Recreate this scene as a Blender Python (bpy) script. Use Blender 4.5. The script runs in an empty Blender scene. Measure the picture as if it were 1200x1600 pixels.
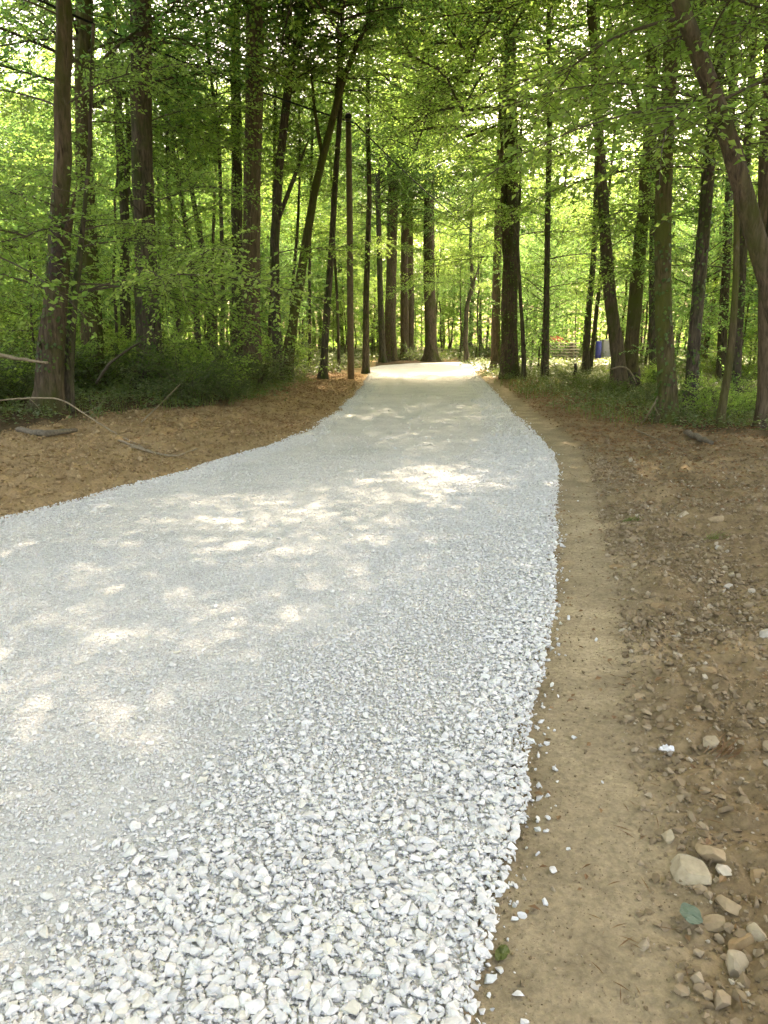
import bpy, math, random
import numpy as np

# ------------------------------------------------------------------ camera, sky, sun, exposure
scene = bpy.context.scene
C = scene.collection
CAM_H, PITCH, FPX = 1.6, math.radians(13.39), 1155.0
cam_data = bpy.data.cameras.new('camera')
cam = bpy.data.objects.new('camera', cam_data)
C.objects.link(cam)
cam.location = (0, 0, CAM_H)
cam.rotation_euler = (math.radians(90) - PITCH, 0, 0)
cam_data.sensor_fit = 'VERTICAL'
cam_data.sensor_height = 36.0
cam_data.lens = 26.0
cam_data.clip_start = 0.05
cam_data.clip_end = 1500
scene.camera = cam

SUN_EL, SUN_AZ = math.radians(53), math.radians(14)     # azimuth clockwise from +Y (the view direction)
world = bpy.data.worlds.new('World')
scene.world = world
world.use_nodes = True
wn = world.node_tree
bg = wn.nodes['Background']
sky = wn.nodes.new('ShaderNodeTexSky')
sky.sky_type = 'NISHITA'
sky.sun_disc = False
sky.sun_elevation = SUN_EL
sky.sun_rotation = SUN_AZ
sky.air_density = 1.0
sky.dust_density = 4.0
sky.ozone_density = 0.2
wn.links.new(sky.outputs[0], bg.inputs[0])
bg.inputs[1].default_value = 0.15
sun_data = bpy.data.lights.new('sun', 'SUN')
sun_data.energy = 2.6
sun_data.angle = math.radians(0.5)
sun_data.color = (1.0, 0.985, 0.965)
sun = bpy.data.objects.new('sun', sun_data)
C.objects.link(sun)
sd = (math.sin(SUN_AZ) * math.cos(SUN_EL), math.cos(SUN_AZ) * math.cos(SUN_EL), math.sin(SUN_EL))
from mathutils import Vector
sun.rotation_euler = Vector(sd).to_track_quat('Z', 'Y').to_euler()
sun.location = (sd[0] * 60, sd[1] * 60, sd[2] * 60)
scene.view_settings.view_transform = 'Standard'
scene.view_settings.look = 'None'
scene.view_settings.exposure = 3.15
scene.view_settings.use_white_balance = True
scene.view_settings.white_balance_temperature = 9200
scene.view_settings.white_balance_tint = 14
scene.view_settings.gamma = 1.0
scene.render.engine = 'CYCLES'
cy = scene.cycles
cy.max_bounces = 8
cy.diffuse_bounces = 6
cy.glossy_bounces = 2
cy.transmission_bounces = 4
cy.use_adaptive_sampling = True
cy.adaptive_threshold = 0.03
cy.use_denoising = True
cy.denoiser = 'OPENIMAGEDENOISE'
cy.denoising_input_passes = 'RGB_ALBEDO_NORMAL'
cy.sample_clamp_indirect = 6
cy.caustics_reflective = False
cy.caustics_refractive = False

# ------------------------------------------------------------------ helpers
def smooth(a, b, x):
    t = np.clip((np.asarray(x, float) - a) / (b - a), 0, 1)
    return t * t * (3 - 2 * t)

def vnoise(x, y, seed=0):
    x = np.asarray(x, float); y = np.asarray(y, float)
    xi = np.floor(x).astype(np.int64); yi = np.floor(y).astype(np.int64)
    fx = x - xi; fy = y - yi
    fx = fx * fx * (3 - 2 * fx); fy = fy * fy * (3 - 2 * fy)
    def h(a, b):
        n = (a * 374761393 + b * 668265263 + seed * 974634777) & 0x7fffffff
        n = ((n ^ (n >> 13)) * 1274126177) & 0x7fffffff
        n = (n ^ (n >> 16)) & 0xffff
        return n / 65535.0
    return (h(xi, yi) * (1 - fx) + h(xi + 1, yi) * fx) * (1 - fy) + (h(xi, yi + 1) * (1 - fx) + h(xi + 1, yi + 1) * fx) * fy

def fbm(x, y, f, octv, seed=0, gain=0.5):
    s = 0; a = 1; n = 0
    for k in range(octv):
        s = s + a * (vnoise(x * f, y * f, seed + k * 17) * 2 - 1); n += a
        a *= gain; f *= 2.03
    return s / n

def mesh_from(name, V, tris=None, quads=None, mats=(), mi=None, shade=False, col=None):
    V = np.asarray(V, np.float32)
    loops, starts, o = [], [], 0
    if tris is not None and len(tris):
        t = np.asarray(tris, np.int32); loops.append(t.ravel()); starts.append(np.arange(len(t)) * 3); o = len(t) * 3
    if quads is not None and len(quads):
        q = np.asarray(quads, np.int32); loops.append(q.ravel()); starts.append(np.arange(len(q)) * 4 + o)
    loops = np.concatenate(loops); starts = np.concatenate(starts).astype(np.int32)
    me = bpy.data.meshes.new(name)
    me.vertices.add(len(V)); me.vertices.foreach_set('co', V.ravel())
    me.loops.add(len(loops)); me.loops.foreach_set('vertex_index', loops)
    me.polygons.add(len(starts)); me.polygons.foreach_set('loop_start', starts)
    for m in mats: me.materials.append(m)
    if mi is not None: me.polygons.foreach_set('material_index', np.asarray(mi, np.int32))
    me.polygons.foreach_set('use_smooth', np.full(len(starts), bool(shade)))
    me.update(calc_edges=True)
    if col is not None:
        ca = me.color_attributes.new('soil', 'FLOAT_COLOR', 'POINT')
        ca.data.foreach_set('color', np.asarray(col, np.float32).ravel())
    return me

def link(name, data, parent=None, loc=None, rot=None, scale=None):
    o = bpy.data.objects.new(name, data)
    C.objects.link(o)
    if parent is not None: o.parent = parent
    if loc is not None: o.location = loc
    if rot is not None: o.rotation_euler = rot
    if scale is not None: o.scale = (scale,) * 3 if not hasattr(scale, '__len__') else scale
    return o

def tag(o, label=None, cat=None, group=None, kind=None):
    if label: o['label'] = label
    if cat: o['category'] = cat
    if group: o['group'] = group
    if kind: o['kind'] = kind
    return o

class Geo:
    """collects vertices, triangles and quads of one mesh"""
    def __init__(s): s.V = []; s.T = []; s.Q = []; s.tm = []; s.qm = []; s.n = 0
    def add(s, V, T=None, Q=None, m=0):
        if T is not None and len(T): s.T.append(np.asarray(T) + s.n); s.tm.append(np.full(len(T), m))
        if Q is not None and len(Q): s.Q.append(np.asarray(Q) + s.n); s.qm.append(np.full(len(Q), m))
        s.V.append(np.asarray(V, float)); s.n += len(V)
    def mesh(s, name, mats, shade=False):
        T = np.concatenate(s.T) if s.T else None
        Q = np.concatenate(s.Q) if s.Q else None
        mi = np.concatenate((s.tm if s.T else []) + (s.qm if s.Q else []))
        return mesh_from(name, np.concatenate(s.V), T, Q, mats, mi, shade)

def unit(v):
    v = np.asarray(v, float)
    return v / np.maximum(np.linalg.norm(v, axis=-1, keepdims=True), 1e-9)

def tube(P, R, k=6, rfun=None, cap=True):
    P = np.asarray(P, float); R = np.asarray(R, float); n = len(P)
    T = unit(np.gradient(P, axis=0))
    a = np.array([1.0, 0, 0]) if abs(T[0][0]) < 0.8 else np.array([0, 1.0, 0])
    U = np.zeros_like(P); W = np.zeros_like(P)
    u = unit(a - T[0] * (a @ T[0]))
    for i in range(n):
        u = unit(u - T[i] * (u @ T[i])); U[i] = u; W[i] = np.cross(T[i], u)
    th = np.linspace(0, 2 * math.pi, k, endpoint=False)
    rr = R[:, None] * np.ones((1, k))
    if rfun is not None: rr = rfun(rr, th, P)
    V = P[:, None, :] + rr[:, :, None] * (np.cos(th)[None, :, None] * U[:, None, :] + np.sin(th)[None, :, None] * W[:, None, :])
    V = V.reshape(-1, 3)
    i = np.arange(n - 1)[:, None] * k; j = np.arange(k)[None, :]; j2 = (j + 1) % k
    Q = np.stack([i + j, i + j2, i + k + j2, i + k + j], -1).reshape(-1, 4)
    Tr = None
    if cap:
        V = np.concatenate([V, P[-1:], P[:1]])
        e = (n - 1) * k; jj = np.arange(k); kk = (jj + 1) % k
        Tr = np.concatenate([np.stack([e + jj, e + kk, np.full(k, n * k)], -1), np.stack([kk, jj, np.full(k, n * k + 1)], -1)])
    return V, Tr, Q

def resample(P, R, step):
    P = np.asarray(P, float); R = np.asarray(R, float)
    d = np.r_[0, np.cumsum(np.linalg.norm(np.diff(P, axis=0), axis=1))]
    n = max(3, int(d[-1] / step) + 1)
    s = np.linspace(0, d[-1], n)
    # smooth the polyline with a moving average for soft bends
    X = np.stack([np.interp(s, d, P[:, c]) for c in range(3)], 1)
    for _ in range(4):
        X[1:-1] = 0.25 * X[:-2] + 0.5 * X[1:-1] + 0.25 * X[2:]
    return X, np.interp(s, d, R)

def leaf_geo(pos, d, nrm, L, ratio=0.30, fold=0.10):
    n = len(pos)
    d = unit(d); nrm = unit(nrm - d * np.sum(nrm * d, 1, keepdims=True)); s = np.cross(d, nrm)
    L = np.asarray(L, float)[:, None]
    mid = pos + d * L * 0.46 + nrm * L * fold
    V = np.empty((n, 4, 3))
    V[:, 0] = pos; V[:, 1] = mid + s * L * ratio; V[:, 2] = pos + d * L - nrm * L * 0.05; V[:, 3] = mid - s * L * ratio
    b = np.arange(n)[:, None] * 4
    T = np.concatenate([b + np.array([[0, 1, 2]]), b + np.array([[0, 2, 3]])])
    return V.reshape(-1, 3), T

# ------------------------------------------------------------------ materials
def new_mat(name):
    m = bpy.data.materials.new(name); m.use_nodes = True
    nt = m.node_tree; b = nt.nodes['Principled BSDF']
    return m, nt, b

def N(nt, t, **kw):
    n = nt.nodes.new(t)
    for k, v in kw.items(): setattr(n, k, v)
    return n

def ramp(nt, fac, stops):
    r = N(nt, 'ShaderNodeValToRGB')
    e = r.color_ramp.elements
    while len(e) < len(stops): e.new(0.5)
    for x, (p, c) in zip(e, stops): x.position = p; x.color = (*c, 1)
    nt.links.new(fac, r.inputs[0])
    return r.outputs[0]

def mixc(nt, fac, a, b, mode='MIX'):
    m = N(nt, 'ShaderNodeMix', data_type='RGBA', blend_type=mode)
    if isinstance(fac, (int, float)): m.inputs[0].default_value = fac
    else: nt.links.new(fac, m.inputs[0])
    for s, v in ((m.inputs[6], a), (m.inputs[7], b)):
        if isinstance(v, tuple): s.default_value = (*v, 1)
        else: nt.links.new(v, s)
    return m.outputs[2]

def noise(nt, scale, detail=4, rough=0.55, vec=None, dist=0.0):
    n = N(nt, 'ShaderNodeTexNoise'); n.inputs['Scale'].default_value = scale
    n.inputs['Detail'].default_value = detail; n.inputs['Roughness'].default_value = rough
    n.inputs['Distortion'].default_value = dist
    if vec is not None: nt.links.new(vec, n.inputs['Vector'])
    return n.outputs[0]

def obj_coord(nt, scale=(1, 1, 1)):
    t = N(nt, 'ShaderNodeTexCoord'); mp = N(nt, 'ShaderNodeMapping'); mp.inputs['Scale'].default_value = scale
    nt.links.new(t.outputs['Object'], mp.inputs[0])
    return mp.outputs[0]

def bump(nt, b, h, strength=0.5, dist=0.02):
    n = N(nt, 'ShaderNodeBump'); n.inputs['Strength'].default_value = strength; n.inputs['Distance'].default_value = dist
    nt.links.new(h, n.inputs['Height']); nt.links.new(n.outputs[0], b.inputs['Normal'])

def leaf_mat(name, refl, trans, mixf=0.5, rough=0.45):
    """refl / trans: two ends of the leaf-to-leaf colour variation for reflected and transmitted light"""
    m = bpy.data.materials.new(name); m.use_nodes = True; nt = m.node_tree; nt.nodes.clear()
    out = N(nt, 'ShaderNodeOutputMaterial')
    g = N(nt, 'ShaderNodeNewGeometry'); oi = N(nt, 'ShaderNodeObjectInfo')
    ad = N(nt, 'ShaderNodeMath', operation='MULTIPLY_ADD'); ad.inputs[1].default_value = 0.6
    sc = N(nt, 'ShaderNodeMath', operation='MULTIPLY'); sc.inputs[1].default_value = 0.4
    nt.links.new(oi.outputs['Random'], sc.inputs[0])
    nt.links.new(g.outputs['Random Per Island'], ad.inputs[0]); nt.links.new(sc.outputs[0], ad.inputs[2])
    cr = mixc(nt, ad.outputs[0], refl[0], refl[1]); ct = mixc(nt, ad.outputs[0], trans[0], trans[1])
    p = N(nt, 'ShaderNodeBsdfPrincipled'); p.inputs['Roughness'].default_value = rough
    p.inputs['Specular IOR Level'].default_value = 0.35
    nt.links.new(cr, p.inputs['Base Color'])
    t = N(nt, 'ShaderNodeBsdfTranslucent'); nt.links.new(ct, t.inputs[0])
    mx = N(nt, 'ShaderNodeMixShader'); mx.inputs[0].default_value = mixf
    nt.links.new(p.outputs[0], mx.inputs[1]); nt.links.new(t.outputs[0], mx.inputs[2]); nt.links.new(mx.outputs[0], out.inputs[0])
    return m

def bark_mat(name, c0, c1, moss=(0.045, 0.06, 0.015), moss_amt=0.5, furrow=1.0):
    m, nt, b = new_mat(name)
    v = obj_coord(nt, (7, 7, 1.1)); v2 = obj_coord(nt, (1, 1, 0.6))
    f = noise(nt, 3.2, 6, 0.65, v, 0.6)
    c = ramp(nt, f, [(0.3, tuple(x * 0.35 for x in c0)), (0.48, c0), (0.7, c1)])
    oi = N(nt, 'ShaderNodeObjectInfo')
    big = noise(nt, 1.6, 4, 0.6, v2)
    mo = ramp(nt, big, [(0.62 - 0.3 * moss_amt, (0, 0, 0)), (0.78 - 0.25 * moss_amt, (1, 1, 1))])
    c = mixc(nt, mo, c, moss)
    lich = noise(nt, 9, 3, 0.5, v2)
    li = ramp(nt, lich, [(0.66, (0, 0, 0)), (0.74, (1, 1, 1))])
    lm = N(nt, 'ShaderNodeMath', operation='MULTIPLY'); lm.inputs[1].default_value = 0.35; nt.links.new(li, lm.inputs[0])
    c = mixc(nt, lm.outputs[0], c, (0.17, 0.17, 0.12))
    nt.links.new(c, b.inputs['Base Color']); b.inputs['Roughness'].default_value = 0.9
    b.inputs['Specular IOR Level'].default_value = 0.15
    bump(nt, b, f, 1.0 * furrow, 0.05)
    return m

def stone_mat(name, stops, rough=0.85, fine=60, spec=0.25):
    m, nt, b = new_mat(name)
    g = N(nt, 'ShaderNodeNewGeometry')
    c = ramp(nt, g.outputs['Random Per Island'], stops)
    n = noise(nt, fine, 4, 0.6, obj_coord(nt))
    v = ramp(nt, n, [(0.25, (0.80, 0.80, 0.80)), (0.75, (1.1, 1.1, 1.1))])
    c = mixc(nt, 1.0, c, v, 'MULTIPLY')
    nt.links.new(c, b.inputs['Base Color']); b.inputs['Roughness'].default_value = rough
    b.inputs['Specular IOR Level'].default_value = spec
    bump(nt, b, n, 0.45, 0.006)
    return m

def plain_mat(name, c0, c1, scale=12, rough=0.8, spec=0.3, bumpd=0.004):
    m, nt, b = new_mat(name)
    n = noise(nt, scale, 5, 0.6, obj_coord(nt))
    nt.links.new(ramp(nt, n, [(0.3, c0), (0.7, c1)]), b.inputs['Base Color'])
    b.inputs['Roughness'].default_value = rough; b.inputs['Specular IOR Level'].default_value = spec
    bump(nt, b, n, 0.4, bumpd)
    return m

M = {}
M['leaf'] = leaf_mat('green_leaf', ((0.055, 0.11, 0.024), (0.115, 0.18, 0.042)), ((0.24, 0.46, 0.08), (0.48, 0.66, 0.16)), 0.62)
M['leaf_dark'] = leaf_mat('dark_leaf', ((0.03, 0.06, 0.016), (0.065, 0.11, 0.025)), ((0.10, 0.20, 0.02), (0.22, 0.32, 0.04)), 0.4)
M['leaf_cool'] = leaf_mat('cool_green_leaf', ((0.045, 0.10, 0.028), (0.09, 0.16, 0.045)), ((0.16, 0.38, 0.09), (0.34, 0.58, 0.15)), 0.58)
M['herb'] = leaf_mat('herb_leaf', ((0.042, 0.075, 0.026), (0.11, 0.145, 0.055)), ((0.12, 0.21, 0.04), (0.25, 0.32, 0.08)), 0.36, 0.35)
M['grass'] = leaf_mat('grass_blade', ((0.06, 0.10, 0.025), (0.14, 0.16, 0.05)), ((0.15, 0.24, 0.03), (0.26, 0.30, 0.06)), 0.35)
M['dead'] = leaf_mat('dead_leaf', ((0.13, 0.065, 0.028), (0.26, 0.16, 0.075)), ((0.16, 0.07, 0.02), (0.24, 0.12, 0.04)), 0.2, 0.7)
M['bark_dark'] = bark_mat('dark_bark', (0.075, 0.060, 0.041), (0.145, 0.118, 0.080), moss_amt=0.45)
M['bark_brown'] = bark_mat('brown_bark', (0.105, 0.078, 0.048), (0.165, 0.125, 0.080), moss_amt=0.12, furrow=0.7)
M['bark_moss'] = bark_mat('mossy_bark', (0.085, 0.065, 0.035), (0.15, 0.12, 0.065), moss=(0.075, 0.085, 0.02), moss_amt=0.75)
M['bark_red'] = bark_mat('reddish_bark', (0.085, 0.063, 0.040), (0.15, 0.112, 0.072), moss=(0.055, 0.06, 0.016), moss_amt=0.55)
M['twig'] = plain_mat('twig', (0.05, 0.04, 0.025), (0.10, 0.08, 0.05), 30)
M['dead_wood'] = plain_mat('dead_wood', (0.15, 0.115, 0.07), (0.27, 0.215, 0.14), 25)
M['grey_wood'] = plain_mat('grey_wood', (0.09, 0.075, 0.055), (0.18, 0.15, 0.11), 25, 0.9, 0.1, 0.02)
M['rot_wood'] = plain_mat('dark_rotten_wood', (0.02, 0.014, 0.009), (0.06, 0.042, 0.026), 18)
M['pole'] = plain_mat('weathered_pole', (0.105, 0.078, 0.045), (0.165, 0.122, 0.07), 9)
M['cable'] = plain_mat('cable', (0.012, 0.012, 0.012), (0.02, 0.02, 0.02), 5)
M['gravel'] = stone_mat('white_gravel', [(0.0, (0.47, 0.46, 0.44)), (0.22, (0.60, 0.585, 0.56)), (0.45, (0.53, 0.52, 0.50)), (0.75, (0.64, 0.625, 0.60)), (0.88, (0.53, 0.54, 0.51)), (0.97, (0.57, 0.535, 0.45)), (1.0, (0.68, 0.665, 0.64))])
M['clod'] = stone_mat('soil_clod', [(0.0, (0.155, 0.112, 0.065)), (0.5, (0.22, 0.163, 0.10)), (0.9, (0.275, 0.212, 0.138)), (0.97, (0.34, 0.28, 0.195)), (1.0, (0.40, 0.35, 0.27))], 0.95, 40, 0.1)
M['clay_clod'] = stone_mat('clay_clod', [(0.0, (0.19, 0.125, 0.064)), (0.6, (0.28, 0.19, 0.10)), (1.0, (0.37, 0.27, 0.155))], 0.95, 40, 0.1)

# ------------------------------------------------------------------ ground layout
RE = np.array([(-0.9, -8), (-0.1, 0), (0.17, 1.44), (0.42, 2.2), (0.845, 3.75), (1.35, 5.8), (1.95, 8.3), (2.28, 10), (2.5, 12.2), (2.72, 16), (3.2, 22), (3.8, 30), (4.3, 35.5)])
LE = np.array([(-6.2, -8), (-5.2, 0), (-4.9, 1.44), (-4.2, 3.7), (-3.4, 6.4), (-2.9, 7.5), (-2.35, 8.9), (-1.65, 11.1), (-1.25, 13.3), (-0.97, 15.9), (-0.8, 20), (-0.64, 26.4), (-0.7, 33), (-0.84, 38.7)])
RBEND = [(5.3, 38.2), (7.6, 40.6), (11, 42.3), (16, 43.6), (26, 45.2), (45, 47.5), (90, 52)]
LBEND = [(-0.2, 42.0), (1.8, 45.2), (5.5, 47.8), (11, 49.4), (20, 50.8), (40, 53.2), (90, 58)]
def xR(y): return np.interp(y, RE[:, 1], RE[:, 0]) + 0.035 * fbm(np.asarray(y, float), 0, 3.0, 4, 5)
def xL(y): return np.interp(y, LE[:, 1], LE[:, 0]) + 0.10 * fbm(np.asarray(y, float), 0, 1.4, 4, 9)
def in_road(x, y, pad=0.0):
    y = np.asarray(y, float); x = np.asarray(x, float)
    a = (y < 38) & (x > xL(y) - pad) & (x < np.interp(y, [35.5, 38], [0, 1]) * 0.8 + xR(y) + pad)
    R = np.array([RE[-1]] + RBEND); L = np.array([LE[-1]] + LBEND)
    lo = np.interp(x, R[:, 0], R[:, 1]); hi = np.interp(x, L[:, 0], L[:, 1])
    b = (x > -0.9 - pad) & (y > lo - pad) & (y < hi + pad) & (y > 35.5)
    return a | b

def dist_left(y): return np.interp(y, [-8, 9, 11.5, 14, 15.2, 19, 23, 27, 32, 37], [5.4, 5.0, 4.2, 3.6, 2.3, 2.3, 2.6, 2.2, 1.1, 0.5])
def dist_right(y): return np.interp(y, [-8, 8.5, 10.5, 12, 14, 18, 24, 32, 37], [6.5, 6.0, 4.4, 2.8, 2.2, 1.8, 1.4, 0.9, 0.6])

def ground_z(x, y, fine=True):
    x = np.asarray(x, float); y = np.asarray(y, float)
    xr = xR(np.minimum(y, 36)); xl = xL(np.minimum(y, 38))
    dr = x - xr; dl = xl - x
    road = in_road(x, y, -0.06)
    far = smooth(18, 40, np.hypot(x, y))
    z = 0.10 * fbm(x, y, 0.13, 3, 31) * smooth(0.5, 4, np.maximum(dr, dl))
    # left: a low bank of dug clay, then the raised wood floor
    dn = dist_left(y)
    bank = 0.11 * smooth(0.05, 1.6, dl) + 0.06 * smooth(dn * 0.35, dn * 0.9, dl) * (1 - smooth(16, 24, y)) + 0.12 * smooth(dn, dn + 3, dl)
    z = z + np.where(dl > 0, bank * np.where(y > 40, 0.3, 1), 0)
    z = z + np.where(dr > 0, 0.10 * smooth(0.7, 3.5, dr), 0)
    if fine:
        near = 1 - smooth(14, 26, np.hypot(x, y))
        lumps = np.abs(fbm(x, y, 2.3, 5, 3, 0.6))
        z = z + np.where(dl > 0.1, near * smooth(0.1, 0.8, dl) * (0.16 * lumps - 0.02 + 0.02 * fbm(x, y, 14, 3, 77)), 0)
        rough = smooth(0.34, 0.75, dr + 0.12 * fbm(x, y, 1.5, 3, 8))
        z = z + np.where(dr > 0, near * rough * (0.09 * fbm(x, y, 1.7, 5, 21, 0.6) + 0.05 * np.abs(fbm(x, y, 9, 3, 22)) + 0.03), 0)
        z = z + np.where(dr > 0, near * (1 - rough) * (0.007 * fbm(x, y, 2.2, 4, 25)), 0)
    z = np.where(road, -0.06, z - 0.015)
    return z

def road_z(x, y):
    x = np.asarray(x, float); y = np.asarray(y, float)
    return 0.012 + 0.012 * fbm(x, y, 0.9, 4, 41) + 0.006 * fbm(x, y, 6, 3, 43)

def coarse(x, y):
    """1 where the loose coarse stone lies (right side and near edge of the road), 0 where it is rolled fine"""
    yy = np.minimum(y, 36); u = (x - xL(yy)) / (xR(yy) - xL(yy)) + 0.06 * fbm(x, y, 0.9, 4, 51)
    w = np.interp(y, [0, 2, 4, 7, 12, 20], [0.79, 0.79, 0.77, 0.76, 0.78, 0.84])
    c = smooth(w - 0.06, w + 0.10, u)
    e = smooth(0.16, 0.04, u) * smooth(2, 5, y)
    return np.clip(c + 0.7 * e, 0, 1)

# the one ground sheet: a polar grid, dense in front of the camera
th_f = np.linspace(-math.radians(50), math.radians(50), 620)
th_b = np.linspace(math.radians(50), math.radians(310), 110)[1:-1]
th = np.concatenate([th_f, th_b])
rr = np.concatenate([np.geomspace(0.35, 40, 560), np.geomspace(41, 900, 46)])
X = rr[:, None] * np.sin(th)[None, :]; Y = rr[:, None] * np.cos(th)[None, :]
Z = ground_z(X, Y)
nr, nt_ = X.shape
V = np.stack([X, Y, Z], -1).reshape(-1, 3)
V = np.concatenate([V, [[0, 0, -0.06]]])
i = np.arange(nr - 1)[:, None] * nt_; j = np.arange(nt_)[None, :]; j2 = (j + 1) % nt_
Q = np.stack([i + j, i + nt_ + j, i + nt_ + j2, i + j2], -1).reshape(-1, 4)
jj = np.arange(nt_)
T = np.stack([np.full(nt_, nr * nt_), jj, (jj + 1) % nt_], -1)
gx, gy = V[:, 0], V[:, 1]
yy = np.minimum(gy, 36)
dr = gx - xR(yy); dl = xL(np.minimum(gy, 38)) - gx
humus = np.array([0.075, 0.052, 0.028]); track = np.array([0.265, 0.212, 0.138]); rough_c = np.array([0.19, 0.138, 0.08]); clay = np.array([0.29, 0.20, 0.108])
wob = 0.5 * fbm(gx, gy, 0.9, 4, 61)
col = np.tile(humus, (len(V), 1))
w = (1 - smooth(-0.5, 0.6, dl - dist_left(gy) + wob))[:, None] * (dl > -0.3)[:, None]; col = col * (1 - w) + clay * w
w = (1 - smooth(-0.5, 0.6, dr - dist_right(gy) + wob))[:, None] * (dr > -0.3)[:, None]; col = col * (1 - w) + rough_c * w
w = (smooth(0.75, 0.34, dr + 0.12 * fbm(gx, gy, 1.5, 3, 8)))[:, None] * (dr > -0.3)[:, None] * (gy < 36)[:, None]; col = col * (1 - w) + track * w
pale = smooth(0.1, 0.5, fbm(gx, gy, 1.1, 4, 67))[:, None] * (dr > -0.3)[:, None] * (dr < 6)[:, None] * (gy < 15)[:, None]
col = col * (1 + 0.28 * pale)
m, nt, b = new_mat('soil')
at = N(nt, 'ShaderNodeAttribute', attribute_name='soil')
n1 = noise(nt, 3.0, 8, 0.68, obj_coord(nt)); n2 = noise(nt, 45, 5, 0.7, obj_coord(nt))
v1 = ramp(nt, n1, [(0.3, (0.68, 0.66, 0.62)), (0.7, (1.25, 1.24, 1.2))]); v2 = ramp(nt, n2, [(0.25, (0.6, 0.6, 0.6)), (0.75, (1.3, 1.3, 1.3))])
c = mixc(nt, 1.0, mixc(nt, 1.0, at.outputs[0], v1, 'MULTIPLY'), v2, 'MULTIPLY')
nt.links.new(c, b.inputs['Base Color']); b.inputs['Roughness'].default_value = 0.95; b.inputs['Specular IOR Level'].default_value = 0.1
bump(nt, b, n2, 0.7, 0.012)
M['soil'] = m
tag(link('ground', mesh_from('ground', V, T, Q, [m], None, True, np.concatenate([col, np.ones((len(V), 1))], 1))), kind='structure')

# the gravel road: a raised sheet following both edges
Lp = np.array([tuple(p) for p in LE] + LBEND); Rp = np.array([tuple(p) for p in RE] + RBEND)
ys = np.concatenate([np.linspace(-8, 0.6, 18), np.geomspace(0.8, 35.4, 420)])
rows_L = np.stack([xL(ys), ys], 1); rows_R = np.stack([xR(ys), ys], 1)
def along(P, n):
    d = np.r_[0, np.cumsum(np.linalg.norm(np.diff(P, axis=0), axis=1))]
    s = np.linspace(0, 1, n) ** 1.6 * d[-1]
    return np.stack([np.interp(s, d, P[:, 0]), np.interp(s, d, P[:, 1])], 1)
bl = along(np.array([rows_L[-1], LE[-1]] + LBEND), 90)[1:]; br = along(np.array([rows_R[-1]] + RBEND), 90)[1:]
rows_L = np.concatenate([rows_L, bl]); rows_R = np.concatenate([rows_R, br])
u = np.concatenate([[-0.012, 0.0], np.linspace(0.008, 0.992, 150), [1.0, 1.012]])
G = rows_L[:, None, :] * (1 - u)[None, :, None] + rows_R[:, None, :] * u[None, :, None]
Zr = road_z(G[..., 0], G[..., 1])
edge = np.minimum(u, 1 - u)
Zr = np.where(edge[None, :] <= 0.0, np.where(edge[None, :] < 0, -0.09, -0.03), Zr)
V = np.concatenate([G, Zr[..., None]], -1).reshape(-1, 3)
a, bb = Zr.shape
i = np.arange(a - 1)[:, None] * bb; j = np.arange(bb - 1)[None, :]
Q = np.stack([i + j, i + j + 1, i + bb + j + 1, i + bb + j], -1).reshape(-1, 4)
m, nt, b = new_mat('rolled_gravel')
vo = N(nt, 'ShaderNodeTexVoronoi'); vo.inputs['Scale'].default_value = 62; vo.inputs['Randomness'].default_value = 1.0
nt.links.new(obj_coord(nt), vo.inputs['Vector'])
vo2 = N(nt, 'ShaderNodeTexVoronoi', feature='DISTANCE_TO_EDGE'); vo2.inputs['Scale'].default_value = 62
nt.links.new(obj_coord(nt), vo2.inputs['Vector'])
sep = N(nt, 'ShaderNodeSeparateColor'); nt.links.new(vo.outputs['Color'], sep.inputs[0])
c = ramp(nt, sep.outputs[0], [(0.0, (0.42, 0.41, 0.39)), (0.5, (0.51, 0.50, 0.48)), (1.0, (0.60, 0.59, 0.565))])
gap = ramp(nt, vo2.outputs['Distance'], [(0.0, (0.62, 0.61, 0.59)), (0.12, (1, 1, 1))])
c = mixc(nt, 0.8, c, gap, 'MULTIPLY')
big = noise(nt, 0.8, 5, 0.6, obj_coord(nt)); c = mixc(nt, 1.0, c, ramp(nt, big, [(0.3, (0.86, 0.88, 0.87)), (0.7, (1.10, 1.08, 1.05))]), 'MULTIPLY')
dust = noise(nt, 1.7, 4, 0.55, obj_coord(nt)); dm = ramp(nt, dust, [(0.5, (0, 0, 0)), (0.68, (0.7, 0.7, 0.7))]); c = mixc(nt, dm, c, (0.52, 0.51, 0.48))
nt.links.new(c, b.inputs['Base Color']); b.inputs['Roughness'].default_value = 0.9; b.inputs['Specular IOR Level'].default_value = 0.15
h = N(nt, 'ShaderNodeMath', operation='MULTIPLY_ADD'); nt.links.new(sep.outputs[1], h.inputs[0]); h.inputs[1].default_value = 0.7
nt.links.new(noise(nt, 130, 3, 0.6, obj_coord(nt)), h.inputs[2])
bump(nt, b, h.outputs[0], 0.55, 0.01)
tag(link('road', mesh_from('road', V, None, Q, [m], None, True)), kind='structure')

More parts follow.
